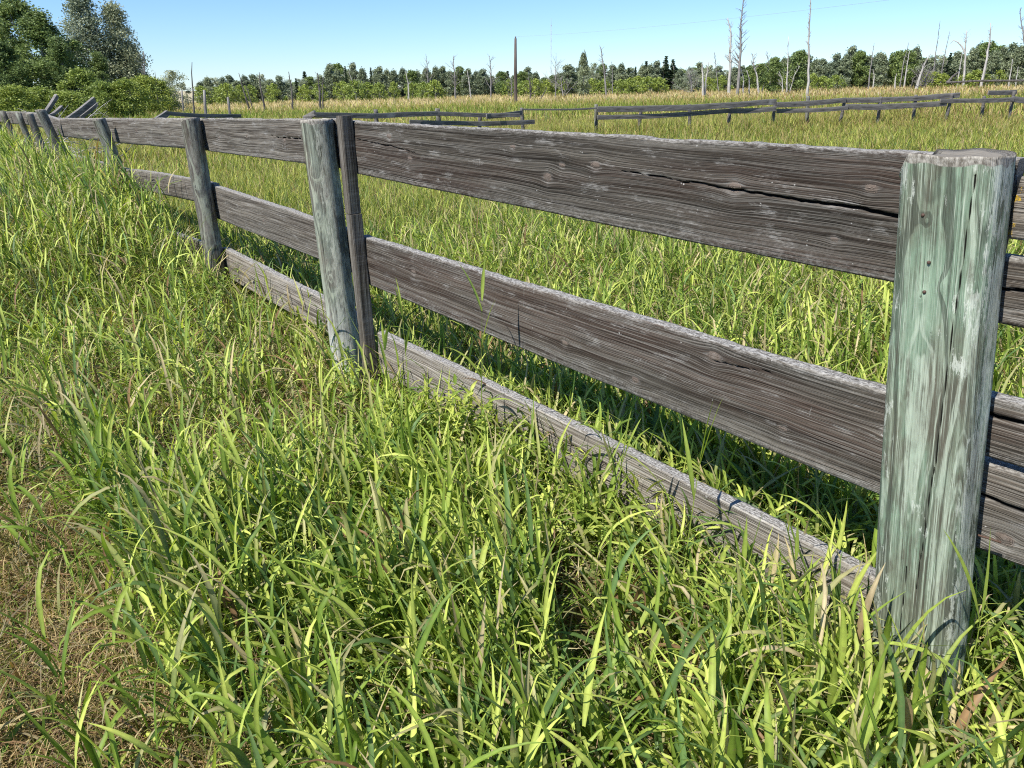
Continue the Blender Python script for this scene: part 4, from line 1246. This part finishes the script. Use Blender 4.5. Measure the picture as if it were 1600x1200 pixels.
def dead_tree(pts, D, r0, label, seed, mat=None, br=10, blen=.16, depth=1, ang=(35, 60), lo=.3, taper=.25, cat='dead tree', updr=.04, side_bias=0):
    """pts: pixel points base..top of the trunk"""
    mat = mat or M_DEAD
    rr = np.random.default_rng(seed)
    W = [at(px, py, D + .0) for px, py in pts]
    gz = float(ground_z(W[0][0], W[0][1]))
    base = W[0].copy(); base[2] = gz - .05
    W[0] = base
    W = np.array(W)
    # resample
    seg = np.concatenate([[0], np.cumsum(np.linalg.norm(np.diff(W, axis=0), axis=1))])
    L = seg[-1]
    k = 12
    ss = np.linspace(0, L, k)
    path = np.stack([np.interp(ss, seg, W[:, i]) for i in range(3)], -1)
    path[1:-1] += rr.normal(0, L * .004, (k - 2, 3))
    r0 = r0 * .68
    rad = r0 * np.linspace(1, taper, k)
    mb = MB()
    org = path[0].copy()
    path = path - org
    mb.tube(path, rad, 7)
    for q in range(br):
        f = lo + (.97 - lo) * (q + rr.random()) / br
        i = int(f * (k - 1)); i = min(i, k - 2)
        fr = f * (k - 1) - i
        p = path[i] * (1 - fr) + path[i + 1] * fr
        pd_ = path[i + 1] - path[i]; pd_ /= np.linalg.norm(pd_)
        a = rr.random() * 6.28
        h = np.array([math.cos(a), math.sin(a) * .6, 0])
        an = R_(ang[0] + (ang[1] - ang[0]) * rr.random())
        nd = pd_ * math.cos(an) + h * math.sin(an)
        branch(mb, p, nd, L * blen * (1.25 - .8 * f) * (.6 + .7 * rr.random()), max(rad[i] * .42, .02), depth, rr, 1.2, .22, updr, 4)
    o = mb.build('dead_tree', mat, None, org)
    tag(o, label, cat)
    return o


def gy_(px, py_top_of_grass):  # small helper for bases
    return py_top_of_grass


DT = [
    # pts, D, r0, label, mat, br, blen, depth, lo
    ([(228, 140), (226, 105), (224, 80)], 62, .13, 'thin dead snag with bare twigs right of the big left trees', M_DEAD, 12, .22, 1, .3),
    ([(243, 150), (242, 112)], 60, .07, 'dark bare pole-like snag at the edge of the left trees', M_DEADD, 3, .1, 0, .5),
    ([(298, 152), (299, 110), (300, 97)], 45, .09, 'plain dark leaning-free snag pole left of the tan hill gap', M_DEADD, 0, .1, 0, .5),
    ([(389, 158), (380, 140), (373, 114)], 60, .12, 'leaning dark dead trunk, left one of the leaning pair', M_DEADD, 3, .12, 0, .5),
    ([(394, 158), (386, 138), (378, 122)], 61, .08, 'leaning thin dead trunk, right one of the leaning pair', M_DEADD, 3, .2, 0, .4),
    ([(414, 161), (407, 140), (405, 113)], 58, .13, 'crooked dark dead trunk bending left at mid height', M_DEADD, 4, .1, 0, .5),
    ([(456, 160), (455, 135), (451, 112)], 57, .12, 'dark dead trunk with a hooked top in the left field edge', M_DEADD, 3, .1, 0, .8),
    ([(499, 160), (499, 138), (496, 114)], 57, .16, 'dark forked dead trunk with two uprights', M_DEADD, 6, .35, 0, .35),
    ([(503, 160), (504, 135), (506, 118)], 57.5, .09, 'thin upright leaning against the forked dead trunk', M_DEADD, 3, .2, 0, .4),
    ([(557, 143), (551, 128), (545, 112)], 92, .12, 'pale slender dead trunk before the dark left woods', M_DEADW, 4, .2, 1, .4),
    ([(638, 150), (638, 130), (634, 112)], 84, .16, 'white dead birch stem left of centre treeline', M_DEADW, 5, .2, 1, .5),
    ([(669, 140), (668, 110), (666, 90)], 95, .13, 'grey dead tree with a fuzzy bare top above the treeline', M_DEAD, 16, .3, 2, .25),
    ([(712, 150), (710, 112), (708, 87)], 86, .15, 'tall grey dead tree with fine upswept twigs left of centre', M_DEAD, 18, .3, 2, .25),
    ([(736, 146), (733, 128), (730, 110)], 88, .13, 'pale bent dead stem in the centre treeline', M_DEADW, 5, .22, 1, .4),
    ([(767, 150), (767, 112), (765, 88)], 86, .14, 'tall bare dead tree with dense twigs just left of the utility pole', M_DEAD, 18, .3, 2, .25),
    ([(799, 152), (799, 135), (798, 120)], 80, .11, 'low bare bushy snag left against the utility pole', M_DEAD, 10, .6, 2, .15),
    ([(829, 153), (829, 138), (826, 121)], 78, .16, 'stout bare snag with spreading limbs right of the utility pole', M_DEADD, 8, .6, 2, .2),
    ([(843, 153), (850, 146), (855, 136)], 76, .10, 'short leaning broken branch stump in golden grass', M_DEADD, 4, .4, 1, .3),
    ([(868, 145), (868, 120), (869, 92)], 86, .12, 'bare fan shaped dead tree right of the radio mast', M_DEAD, 16, .42, 2, .2),
    ([(881, 148), (878, 135), (876, 122)], 82, .13, 'tangled grey dead shrub tree beside the radio mast', M_DEAD, 14, .8, 2, .1),
    ([(948, 146), (944, 110), (938, 73)], 84, .17, 'tall slim dead tree with short twigs left of the far dark woods', M_DEAD, 22, .16, 1, .4),
    ([(957, 146), (957, 118), (956, 95)], 88, .09, 'thin bare pole tree right beside the tall slim dead tree', M_DEAD, 7, .15, 0, .4),
    ([(1081, 146), (1080, 130), (1076, 112)], 86, .13, 'low wide dead bush tree left of the forked white stump', M_DEAD, 16, .8, 2, .08),
    ([(1099, 148), (1098, 120), (1097, 98)], 74, .20, 'white broken stump, left half of the fork', M_DEADW, 3, .15, 0, .6),
    ([(1101, 148), (1103, 125), (1107, 97)], 74.3, .17, 'white broken stump, right half of the fork', M_DEADW, 3, .15, 0, .6),
    ([(1124, 140), (1119, 110), (1116, 82)], 90, .09, 'small thin dead tree right of the white forked stump', M_DEAD, 9, .2, 1, .5),
    ([(1139, 143), (1141, 100), (1142, 55), (1137, 28)], 78, .24, 'very tall pale dead tree with twisted crown, left of the tall pair', M_DEADW, 22, .14, 1, .4),
    ([(1152, 143), (1156, 95), (1158, 40), (1162, -6)], 78, .22, 'very tall dark topped dead tree, right of the tall pair', M_DEAD, 34, .13, 1, .3),
    ([(1161, 142), (1162, 125), (1158, 108)], 80, .14, 'white curved birch stem right of the tall pair', M_DEADW, 4, .2, 0, .5),
    ([(1171, 142), (1171, 125), (1167, 110)], 80, .13, 'white leaning birch stem with a kinked top', M_DEADW, 4, .2, 0, .5),
    ([(1186, 141), (1183, 118), (1178, 104), (1176, 84)], 80, .17, 'curved white trunk topped by fine bare twigs', M_DEADW, 16, .22, 2, .6),
    ([(1189, 142), (1194, 132), (1196, 120)], 82, .10, 'short slanting white stem leaning right', M_DEADW, 3, .2, 0, .5),
    ([(1205, 142), (1203, 110), (1198, 80)], 84, .13, 'dead tree with leafy ivy-like base and bare tip', M_DEAD, 12, .2, 1, .3),
    ([(1229, 142), (1231, 100), (1232, 57)], 80, .12, 'thin straight dead tree with a bleached lower fork', M_DEADW, 6, .12, 0, .1),
    ([(1224, 142), (1222, 122), (1217, 112)], 79.5, .11, 'reddish split stump at the foot of the thin straight tree', M_DEADW, 6, .4, 1, .2),
    ([(1233, 142), (1241, 118), (1250, 103)], 80.5, .09, 'slanting bare branch right of the thin straight tree', M_DEADW, 6, .3, 1, .2),
    ([(1262, 148), (1264, 95), (1264, 45), (1267, 8), (1265, -8)], 66, .16, 'tall lone dead aspen with ragged twigs reaching above the frame', M_DEADW, 26, .06, 1, .35),
    ([(1358, 128), (1361, 100), (1366, 67)], 96, .13, 'straight slim dead tree leaning right in front of right woods', M_DEAD, 5, .08, 0, .5),
    ([(1366, 128), (1366, 118), (1364, 108)], 94, .13, 'short white broken snag by the slim leaning tree', M_DEADW, 2, .2, 0, .5),
    ([(1400, 128), (1399, 122), (1401, 115)], 92, .16, 'stubby pale stump left of the leaning trunks', M_DEADW, 0, .2, 0, .5),
    ([(1407, 130), (1411, 102), (1420, 66)], 96, .12, 'thin grey dead stem slanting right among right woods', M_DEAD, 7, .12, 0, .4),
    ([(1414, 130), (1416, 110), (1421, 80)], 94, .14, 'pale twin trunk slanting right beside the thin grey stem', M_DEADW, 8, .15, 1, .4),
    ([(1433, 130), (1441, 108), (1446, 97), (1454, 84)], 90, .24, 'thick white trunk leaning far right with a dark broken top', M_DEADW, 6, .15, 1, .5),
    ([(1424, 131), (1427, 122), (1434, 118), (1423, 108)], 89, .10, 'zigzag fallen limb under the thick leaning trunk', M_DEADD, 3, .3, 0, .4),
    ([(1458, 128), (1462, 85), (1469, 32)], 96, .11, 'very thin tall dead stem left of the forked white tree', M_DEAD, 9, .08, 0, .5),
    ([(1470, 129), (1475, 90), (1484, 49)], 97, .11, 'thin dead stem leaning right, second from the forked white tree', M_DEAD, 9, .10, 0, .4),
    ([(1445, 130), (1447, 122), (1446, 112)], 91, .14, 'heap of tangled grey dead branches between leaning trunks', M_DEAD, 26, 1.0, 2, .05),
    ([(1497, 128), (1500, 105), (1504, 80)], 95, .15, 'pale straight dead trunk left next to the forked white tree', M_DEADW, 3, .1, 0, .5),
    ([(1507, 129), (1508, 90), (1510, 48)], 93, .21, 'tall white dead tree with a forked top', M_DEADW, 8, .2, 1, .75),
    ([(1508, 82), (1503, 68), (1493, 62), (1486, 66)], 93, .08, '', M_DEADW, 3, .2, 0, .5),
    ([(1535, 127), (1541, 95), (1546, 65), (1548, 36)], 92, .22, 'tall slender dead tree kinked to the right near the right edge', M_DEADW, 12, .14, 1, .45),
    ([(1578, 124), (1580, 108), (1582, 92)], 94, .12, 'short white stem before the rightmost woods', M_DEADW, 3, .2, 0, .4),
    ([(1589, 124), (1591, 104)], 92, .10, 'small pale stump near the right edge of the woods', M_DEADW, 1, .2, 0, .4),
    ([(1612, 140), (1604, 80), (1596, 40), (1594, 12)], 70, .13, 'bare dead tree cut by the right edge of the view', M_DEAD, 14, .16, 2, .5),
]
for k, (pts, D, r0, lab, mat, br, bl, dp, lo) in enumerate(DT):
    if not lab:
        continue
    dead_tree(pts, D, r0, lab, 400 + k, mat, br, bl, dp, lo=lo)
# arched bare limb of the forked white tree: a piece of that tree
fk = [o for o in col.objects if o.get('label', '') == 'tall white dead tree with a forked top'][0]
mb = MB()
arch = np.array([at(px, py, 93) for px, py in ((1508, 84), (1504, 74), (1497, 66), (1490, 63), (1485, 68))]) - np.array(fk.location)
mb.tube(arch, [.09, .075, .06, .045, .02], 5)
mb.build('limb', M_DEADW, fk)

# snags/posts in the near field edge
FP = [((318, 164), (319, 141), 38, .07, 'short grey fence stake left of the tan hill gap'), ((357, 166), (356, 152), 38, .06, 'short weathered stake before the left shrubs'), ((283, 156), (284, 141), 55, .06, 'pale stump stake under the round grey-green tree')]
for (b, t, D, r, lab) in FP:
    p = at(*b, D); q = at(*t, D); z = float(ground_z(p[0], p[1]))
    mb = MB(); mb.tube(np.array([[0, 0, -.05], [(q[0] - p[0]) * .5, 0, (q[2] - z) * .5], [q[0] - p[0], q[1] - p[1], q[2] - z]]), [r, r * .95, r * .8], 8)
    tag(mb.build('stake', M_DEAD, None, (p[0], p[1], z)), lab, 'stake', 'old stakes in the field')
# tilted log line at the right field edge
mb = MB()
p0 = at(1478, 129, 88); p1 = at(1640, 124, 92)
mb.tube(np.array([p0, p0 * .66 + p1 * .34 + [0, 0, .06], p0 * .3 + p1 * .7 - [0, 0, .03], p1]) - p0, [.10, .09, .10, .08], 8)
tag(mb.build('fallen_log', M_DEADD, None, p0), 'long dark fallen log along the foot of the right woods', 'log')
mb = MB()
p0 = at(1480, 129, 89); p1 = at(1497, 113, 90)
mb.tube(np.array([p0, (p0 + p1) / 2 + [0, 0, .1], p1]) - p0, [.13, .10, .06], 7)
tag(mb.build('fallen_log', M_DEADD, None, p0), 'dark log slanting up between the dead branches and white trees', 'log')

# utility pole with its wire, radio mast
b = at(806, 158, 62); z = float(ground_z(b[0], b[1])); t = at(805.5, 60, 62)
pole = empty('utility_pole', (b[0], b[1], z), 'tall plain wooden utility pole standing in the field centre', 'pole')
mb = MB(); mb.tube(np.array([[0, 0, -.3], [0, 0, 2.5], [t[0] - b[0], t[1] - b[1], t[2] - z]]), [.13, .12, .085], 12); mb.build('shaft', M_POLE, pole)
mi = NT('insulator_glass'); M_INS = mi.done(mi.mix(mi.noise(mi.n('TexCoord').outputs['Object'], 20), (.1, .1, .1), (.2, .2, .2)), .3)
mb = MB(); tz = t[2] - z
mb.tube(np.array([[t[0] - b[0], t[1] - b[1], tz], [t[0] - b[0], t[1] - b[1], tz + .06], [t[0] - b[0], t[1] - b[1], tz + .14]]), [.02, .06, .04], 8); mb.build('insulator', M_INS, pole)
mw = NT('wire_metal'); M_WIRE = mw.done(mw.mix(mw.noise(mw.n('TexCoord').outputs['Object'], 3), (.25, .27, .3), (.4, .42, .45)), .5)
w1 = t + np.array([0, 0, .12]); w2 = at(1290, 3, 33)
f = np.linspace(0, 1.35, 28)[:, None]
wp = w1 * (1 - f) + w2 * f; wp[:, 2] -= (.25 * 4 * f * (1.35 - f) / 1.35 ** 2)[:, 0]
mb = MB(); mb.tube(wp - w1, .0038, 5)
tag(mb.build('power_line', M_WIRE, None, w1), 'thin power line rising to the right from the wooden pole', 'wire')
D = 420
b = at(861, 128, D); t = at(861, 28, D); z = float(ground_z(b[0], b[1]))
mast = empty('radio_mast', (b[0], b[1], z), 'very thin distant lattice radio mast above the treeline', 'mast')
mb = MB()
Hh = t[2] - z
for a in (0, 2.1, 4.2):
    mb.tube(np.array([[.28 * math.cos(a), .28 * math.sin(a), 0], [.28 * math.cos(a), .28 * math.sin(a), Hh * .9]]), .055, 5)
for k in range(24):
    a = k * 2.1; zz = Hh * .9 * k / 24
    mb.tube(np.array([[.28 * math.cos(a), .28 * math.sin(a), zz], [.28 * math.cos(a + 2.1), .28 * math.sin(a + 2.1), zz + Hh * .9 / 24]]), .04, 4)
mb.build('lattice', M_WIRE, mast)
mb = MB(); mb.tube(np.array([[0, 0, Hh * .88], [0, 0, Hh]]), [.10, .05], 6); mb.build('antenna', M_WIRE, mast)

# ------------------------------------------------------------------ living trees
M_LEAF_A = leaf_material('poplar_leaf', (.075, .12, .038), (.28, .36, .11))
M_LEAF_B = leaf_material('silver_leaf', (.15, .18, .10), (.46, .50, .33))
M_LEAF_C = leaf_material('shrub_leaf', (.13, .185, .036), (.38, .45, .095))
M_LEAF_D = leaf_material('spruce_needle', (.030, .060, .028), (.085, .125, .055))
M_LEAF_E = leaf_material('hazed_far_leaf', (.125, .16, .095), (.35, .40, .24))  # slight distance haze put into the leaf colour: paler and blue-grey


def leaf_quads(P_, size, rr, up_bias=.3):
    n = len(P_)
    nrm_ = rr.normal(0, 1, (n, 3)); nrm_[:, 2] += up_bias; nrm_ /= np.linalg.norm(nrm_, axis=1)[:, None]
    a = np.cross(nrm_, rr.normal(0, 1, (n, 3))); a /= np.linalg.norm(a, axis=1)[:, None]
    b = np.cross(nrm_, a)
    s = (size * (.6 + .8 * rr.random(n)))[:, None]
    V = np.stack([P_ - a * s, P_ - b * s * .62, P_ + a * s, P_ + b * s * .62], 1).reshape(-1, 3)
    Q = np.arange(4 * n).reshape(-1, 4)
    return V, Q


def crown_points(H, Wd, n, rr, kind='round', base=.15, nclump=60, cl=1.0):
    """leaf positions for a crown inside an uneven outline, built from clumps"""
    th0 = rr.random(8) * 6.28
    P_ = []
    for c in range(nclump):
        u = rr.random()
        zf = base + (1 - base) * u ** .9
        if kind == 'round': rad = math.sin(min(1, (zf - base) / (1 - base) * .92 + .08) * math.pi) ** .55
        elif kind == 'tall': rad = (1 - ((zf - base) / (1 - base)) ** 2.2) ** .8 * (.55 + .45 * min(1, (zf - base) * 4 + .3))
        elif kind == 'spruce': rad = (1 - (zf - base) / (1 - base)) ** .85 * (0.85 + .3 * math.sin(zf * 40))
        else: rad = math.sqrt(max(0, 1 - zf ** 2.5)) * .95
        a = rr.random() * 6.28
        rad *= .75 + .25 * math.sin(a * 2 + th0[0]) * math.sin(zf * 6 + th0[1]) + .15 * math.sin(a * 5 + zf * 11 + th0[2])
        q = rr.random() ** .4
        r = Wd / 2 * rad * q
        cpos = np.array([r * math.cos(a), r * math.sin(a), H * zf])
        cs = Wd * cl * (.06 + .07 * rr.random()) * (1.0 if kind != 'spruce' else .7)
        k = int(n / nclump * (.4 + 1.2 * rr.random()))
        pp = rr.normal(0, 1, (k, 3)); pp /= np.linalg.norm(pp, axis=1)[:, None]
        pp *= (rr.random(k) ** .5)[:, None] * cs * np.array([1.1, 1.1, 1.05 if kind != 'spruce' else .35])
        P_.append(cpos + pp)
    return np.vstack(P_)


def make_tree(name, H, Wd, n, ls, mat, kind, seed, base=.15, nclump=60, trunk_r=None, trunk_mat=None, cl=1.0):
    rr = np.random.default_rng(seed)
    root = empty(name, (0, 0, 0))
    mb = MB()
    tr = trunk_r or H * .014
    path = [np.zeros(3)]
    for i in range(8): path.append(path[-1] + np.array([rr.normal(0, .012) * H, rr.normal(0, .012) * H, H * .11]))
    path = np.array(path); path[0, 2] = -.2
    mb.tube(path, tr * np.linspace(1, .25, 9), 8)
    P_ = crown_points(H, Wd, n, rr, kind, base, nclump, cl)
    for q in range(22 if kind != 'bush' else 14):
        tgt = P_[rr.integers(len(P_))] * np.array([.85, .85, .95])
        z0 = max(.03 * H, tgt[2] - (.10 + .2 * rr.random()) * H) if kind != 'spruce' else tgt[2] + .02 * H
        f = np.clip(z0 / (H * .88), 0, 1) * 8; i = int(min(f, 7)); st = path[i] * (1 - (f - i)) + path[i + 1] * (f - i)
        midp = (st + tgt) / 2 + rr.normal(0, .02 * H, 3)
        mb.tube(np.array([st, midp, tgt]), [tr * .4, tr * .25, tr * .08], 4)
    mb.build('trunk', trunk_mat or M_BARK, root)
    V, Qd = leaf_quads(P_, np.full(len(P_), ls), rr)
    lv = np.repeat(np.clip(rr.normal(.5, .28, len(P_)) + .25 * (vnoise(P_[:, 0] * 1.0, P_[:, 2], H * .09, seed) - .5) * 2, 0, 1), 4)
    mesh('crown', V, Qd, mat, root, attrs=dict(lv=lv), smooth=False)
    return root


def place(root, x, y, s=1.0, sz=None, rz=0.0, first=False):
    if first: r = root
    else:
        r = root.copy(); col.objects.link(r)
        for ch in root.children:
            c = ch.copy(); col.objects.link(c); c.parent = r
    r.location = (x, y, float(ground_z(x, y)))
    r.scale = (s, s, sz if sz else s)
    r.rotation_euler = (0, 0, rz)
    return r


def px_tree(root, H, px, ytop, D, wscale=None, first=False, label=None, cat='tree', group=None, seed=0):
    t = at(px, ytop, D)
    z0 = float(ground_z(t[0], t[1]))
    sz = (t[2] - z0) / H
    o = place(root, t[0], t[1], wscale or sz, sz, seed * 1.7, first)
    tag(o, label, cat, group)
    return o


# the big cluster at the left
bigA = make_tree('poplar_tree', 10, 6.5, 30000, .085, M_LEAF_A, 'round', 501, .10, 150)
bigB = make_tree('poplar_tree', 10, 5.6, 24000, .08, M_LEAF_B, 'tall', 502, .06, 200, cl=1.35)
bigC = make_tree('poplar_tree', 10, 5.6, 26000, .08, M_LEAF_A, 'tall', 503, .06, 140)
shA = make_tree('shrub', 3, 3.4, 9000, .06, M_LEAF_C, 'bush', 504, .02, 80, .03, cl=1.2)
GL = 'large trees at the left behind the fence end'
px_tree(bigA, 10, 18, 4, 62, .95, True, 'tall dark green tree at the left edge of the view', 'tree', GL, 1)
px_tree(bigA, 10, -45, -10, 64, None, False, 'dark green tree mostly cut off by the left edge', 'tree', GL, 2)
px_tree(bigC, 10, 58, 22, 58, 1.05, True, 'dark rounded tree between the edge tree and the silvery tree', 'tree', GL, 3)
px_tree(bigC, 10, 86, 62, 56, .7, False, 'lower dark tree filling the gap under the silvery tree', 'tree', GL, 4)
px_tree(bigB, 10, 120, -8, 66, 1.0, True, 'tallest silvery green poplar left of the sky gap', 'tree', GL, 5)
px_tree(bigB, 10, 174, 12, 66, .85, False, 'silvery green poplar with an open right side beside the sky', 'tree', GL, 6)
px_tree(bigB, 10, 198, 70, 67, .6, False, 'small silvery tree at the right foot of the left tree cluster', 'tree', GL, 7)
px_tree(bigC, 10, 150, 85, 62, .6, False, 'dark lower tree behind the bright left shrubs', 'tree', GL, 8)
px_tree(bigC, 10, 0, 70, 56, .7, False, 'dark low tree at the foot of the left edge tree', 'tree', GL, 9)
GS = 'bright shrubs at the foot of the left trees'
shn = [(125, 112, 54, .95, 'bright yellow-green shrub below the silvery poplar'), (160, 132, 50, .8, 'low bright shrub under the silvery poplar'), (192, 128, 50, .9, 'bright rounded shrub at the right foot of the left trees'),
       (222, 122, 58, 1.0, 'green shrub right of the left tree cluster'), (243, 126, 62, .95, 'last green shrub before the round grey-green tree'), (60, 140, 48, .95, 'dim green shrub behind the leaning planks'), (15, 138, 46, .9, 'dim green shrub at the left edge beneath the trees'), (100, 146, 47, 1.0, 'small shrub behind the leaning grey plank')]
for k, (px, yt, D, ws, lab) in enumerate(shn):
    px_tree(shA, 3, px, yt, D, ws, k == 0, lab, 'shrub', GS, 10 + k)

# distant variants
vA = make_tree('treeline_tree', 8, 5.0, 6500, .17, M_LEAF_E, 'round', 511, .04, 110, cl=1.3)
vB = make_tree('treeline_tree', 8, 4.6, 6000, .16, M_LEAF_E, 'tall', 512, .04, 110, cl=1.3)
vC = make_tree('treeline_tree', 8, 5.6, 6800, .17, M_LEAF_A, 'round', 513, .03, 120, cl=1.3)
vS = make_tree('spruce_tree', 8, 3.0, 4200, .12, M_LEAF_D, 'spruce', 514, .04, 110)
vG = make_tree('grey_green_tree', 8, 6.5, 4500, .13, M_LEAF_B, 'round', 515, .03, 90)
shB = make_tree('field_shrub', 2.6, 3.6, 1600, .10, M_LEAF_C, 'bush', 516, .02, 40, .03)
vH = {id(vA): 8, id(vB): 8, id(vC): 8, id(vS): 8, id(vG): 8}
used = set()
def put(v, H, px, yt, D, ws, lab, cat='tree', grp=None, seed=0):
    o = px_tree(v, H, px, yt, D, ws, id(v) not in used, lab, cat, grp, seed); used.add(id(v)); return o
put(vG, 8, 270, 111, 74, .55, 'round grey-green tree right of the left cluster', seed=21)
put(vG, 8, 255, 126, 72, .35, 'small grey-green tree at the left side of the round one', seed=22)
put(vG, 8, 1080, 110, 95, .55, 'pale grey-green tree behind the low dead bush', seed=23)
put(vS, 8, 475, 112, 120, .9, 'small dark spruce top rising left of the long left woods', 'spruce', None, 24)
put(vS, 8, 1041, 88, 110, .9, 'dark pointed spruce standing tallest left of the tall dead pair', 'spruce', None, 25)
put(vS, 8, 1052, 93, 111, .9, 'dark spruce touching the right side of the tallest spruce', 'spruce', None, 26)
put(vS, 8, 1010, 96, 112, .8, 'slim dark spruce left of the tallest spruce', 'spruce', None, 27)
put(vS, 8, 1026, 97, 114, .9, 'dark spruce between the slim one and the tallest one', 'spruce', None, 28)
put(vS, 8, 793, 111, 125, .8, 'small dark spruce left of the utility pole', 'spruce', None, 29)
LM = [(310, 'the tan hill gap'), (381, 'the dark leaning pair of trunks'), (410, 'the crooked dark trunk'), (455, 'the hooked dark trunk'), (500, 'the dark forked trunk'), (551, 'the pale slender trunk'),
      (637, 'the white birch stem'), (668, 'the fuzzy topped dead tree'), (710, 'the upswept dead tree'), (766, 'the densely twigged dead tree'), (806, 'the utility pole'), (861, 'the radio mast'), (912, 'the slender aspen'),
      (945, 'the tall slim dead tree'), (1041, 'the tallest spruce'), (1102, 'the forked white stump'), (1148, 'the very tall dead pair'), (1182, 'the curved white trunk'), (1231, 'the thin straight dead tree'), (1264, 'the tall lone dead aspen'),
      (1361, 'the slim leaning dead tree'), (1405, 'the stubby pale stump'), (1443, 'the thick leaning white trunk'), (1509, 'the forked white dead tree'), (1541, 'the kinked slender dead tree'), (1590, 'the small pale edge stump')]
ORD = ['first', 'second', 'third', 'fourth', 'fifth', 'sixth', 'seventh', 'eighth', 'ninth', 'tenth', 'eleventh', 'twelfth']
_cnt = {}
def by_landmark(what, x):
    i = max([k for k, (a, b) in enumerate(LM) if a <= x] or [0])
    q = _cnt.get((what, i), 0); _cnt[(what, i)] = q + 1
    return '%s %s to the right of %s' % (ORD[min(q, 11)], what, LM[i][1])
# treeline: outline heights read along the horizon
prof = [(310, 128), (330, 121), (360, 123), (390, 122), (420, 120), (450, 127), (470, 120), (500, 122), (512, 108), (530, 104), (560, 107), (590, 106), (612, 110), (630, 108), (650, 110), (680, 112), (700, 110), (725, 107), (750, 108), (765, 118),
        (790, 116), (820, 113), (850, 117), (880, 113), (895, 104), (915, 104), (940, 108), (965, 105), (990, 104), (1010, 102), (1030, 100), (1060, 102), (1085, 101), (1110, 104), (1130, 104), (1150, 104), (1180, 100), (1200, 97), (1225, 92),
        (1250, 84), (1270, 96), (1295, 98), (1318, 88), (1337, 74), (1355, 92), (1372, 80), (1392, 84), (1412, 84), (1432, 80), (1450, 92), (1475, 84), (1492, 80), (1515, 86), (1537, 68), (1555, 76), (1573, 66), (1595, 70), (1620, 66)]
px_ = np.array([a for a, b in prof]); py_ = np.array([b for a, b in prof])
rr = np.random.default_rng(77)
GT = 'trees of the distant treeline'
GTF = 'trees of the farther row behind the treeline'
x = 312.0; k = 0
while x < 1660:
    yt = float(np.interp(x, px_, py_)) + rr.normal(0, 3.5)
    D = 106 + 8 * rr.random() - (10 if x > 1300 else 0)
    v = [vA, vB, vC, vB, vA, vG, vS][int(rr.choice(7, p=[.2, .25, .14, .14, .12, .1, .05]))]
    hh = (at(x, yt, D)[2] - float(ground_z(*at(x, yt, D)[:2])))
    if x > 1290: lab, grp = 'leafy green tree in the taller right woods', 'trees of the taller right woods'
    elif x < 500: lab, grp = 'low green tree in the left stretch of the distant treeline', 'trees of the left treeline stretch'
    elif x < 790: lab, grp = 'green tree in the woods left of the utility pole', 'trees of the woods left of the pole'
    else: lab, grp = 'green tree in the woods between the utility pole and the right woods', 'trees of the woods right of the pole'
    put(v, 8, x, yt, D, max(.48, hh / 8 * (.75 + .5 * rr.random())), by_landmark('leafy treeline tree', x), 'tree', grp, k + rr.random() * 5)
    x += 9.5 + 6 * rr.random(); k += 1
# second, farther row filling gaps
x = 322.0
while x < 1660:
    yt = float(np.interp(x, px_, py_)) + 6 + rr.normal(0, 3)
    D = 128 + 10 * rr.random()
    put([vA, vC, vB][int(rr.integers(3))], 8, x, yt, D, .75, by_landmark('farther tree behind the treeline', x), 'tree', GTF, rr.random() * 9)
    x += 17 + 8 * rr.random()
# a few trees that stand out
put(vB, 8, 912, 83, 86, .38, 'slender green aspen with pale stem left of the tall slim dead tree', seed=31)
put(vC, 8, 1252, 82, 84, .5, 'dark leafy tree left of the tall lone dead aspen', seed=32)
put(vC, 8, 1212, 92, 82, .42, 'dark leafy tree right of the curved white trunk', seed=33)
put(vA, 8, 888, 104, 95, .62, 'rounded green tree group left of the slender aspen', seed=34)
# shrub belt in front of the treeline
x = 300.0; k = 0
while x < 1640:
    base = 139 - (x - 300) * .017
    D = 88 + 10 * rr.random()
    if rr.random() < .6:
        yt = base - 1 - 6 * rr.random()
        put(shB, 2.6, x, yt, D, .6 + .5 * rr.random(), by_landmark('low treeline shrub', x), 'shrub', 'shrubs before the distant treeline', rr.random() * 9)
    x += 10 + 12 * rr.random()

# dead brush tangle by the far end of the near fence
mb = MB(); rr = np.random.default_rng(5)
c0 = at(84, 176, 17.0); c0[2] = 0
for k in range(26):
    st = np.array([rr.normal(0, .25), rr.normal(0, .2), .9 * rr.random()])
    d = rr.normal(0, 1, 3); d[2] = abs(d[2]) * .9
    branch(mb, st, d, .5 + .5 * rr.random(), .012, 1, rr, .8, .3, -.02, 4)
tag(mb.build('dead_brush', M_DEADW, None, c0), 'tangle of pale dead brush piled at the far end of the board fence', 'brush')
mb = MB()
c0 = at(120, 180, 18.5); c0[2] = 0
for k in range(22):
    st = np.array([rr.normal(0, .5), rr.normal(0, .2), .8 * rr.random()])
    d = rr.normal(0, 1, 3); d[2] = abs(d[2]) * .6
    branch(mb, st, d, .5 + .4 * rr.random(), .015, 1, rr, .8, .3, -.02, 4)
tag(mb.build('dead_brush', M_DEAD, None, c0), 'grey twiggy brush heap under the leaning grey plank', 'brush')
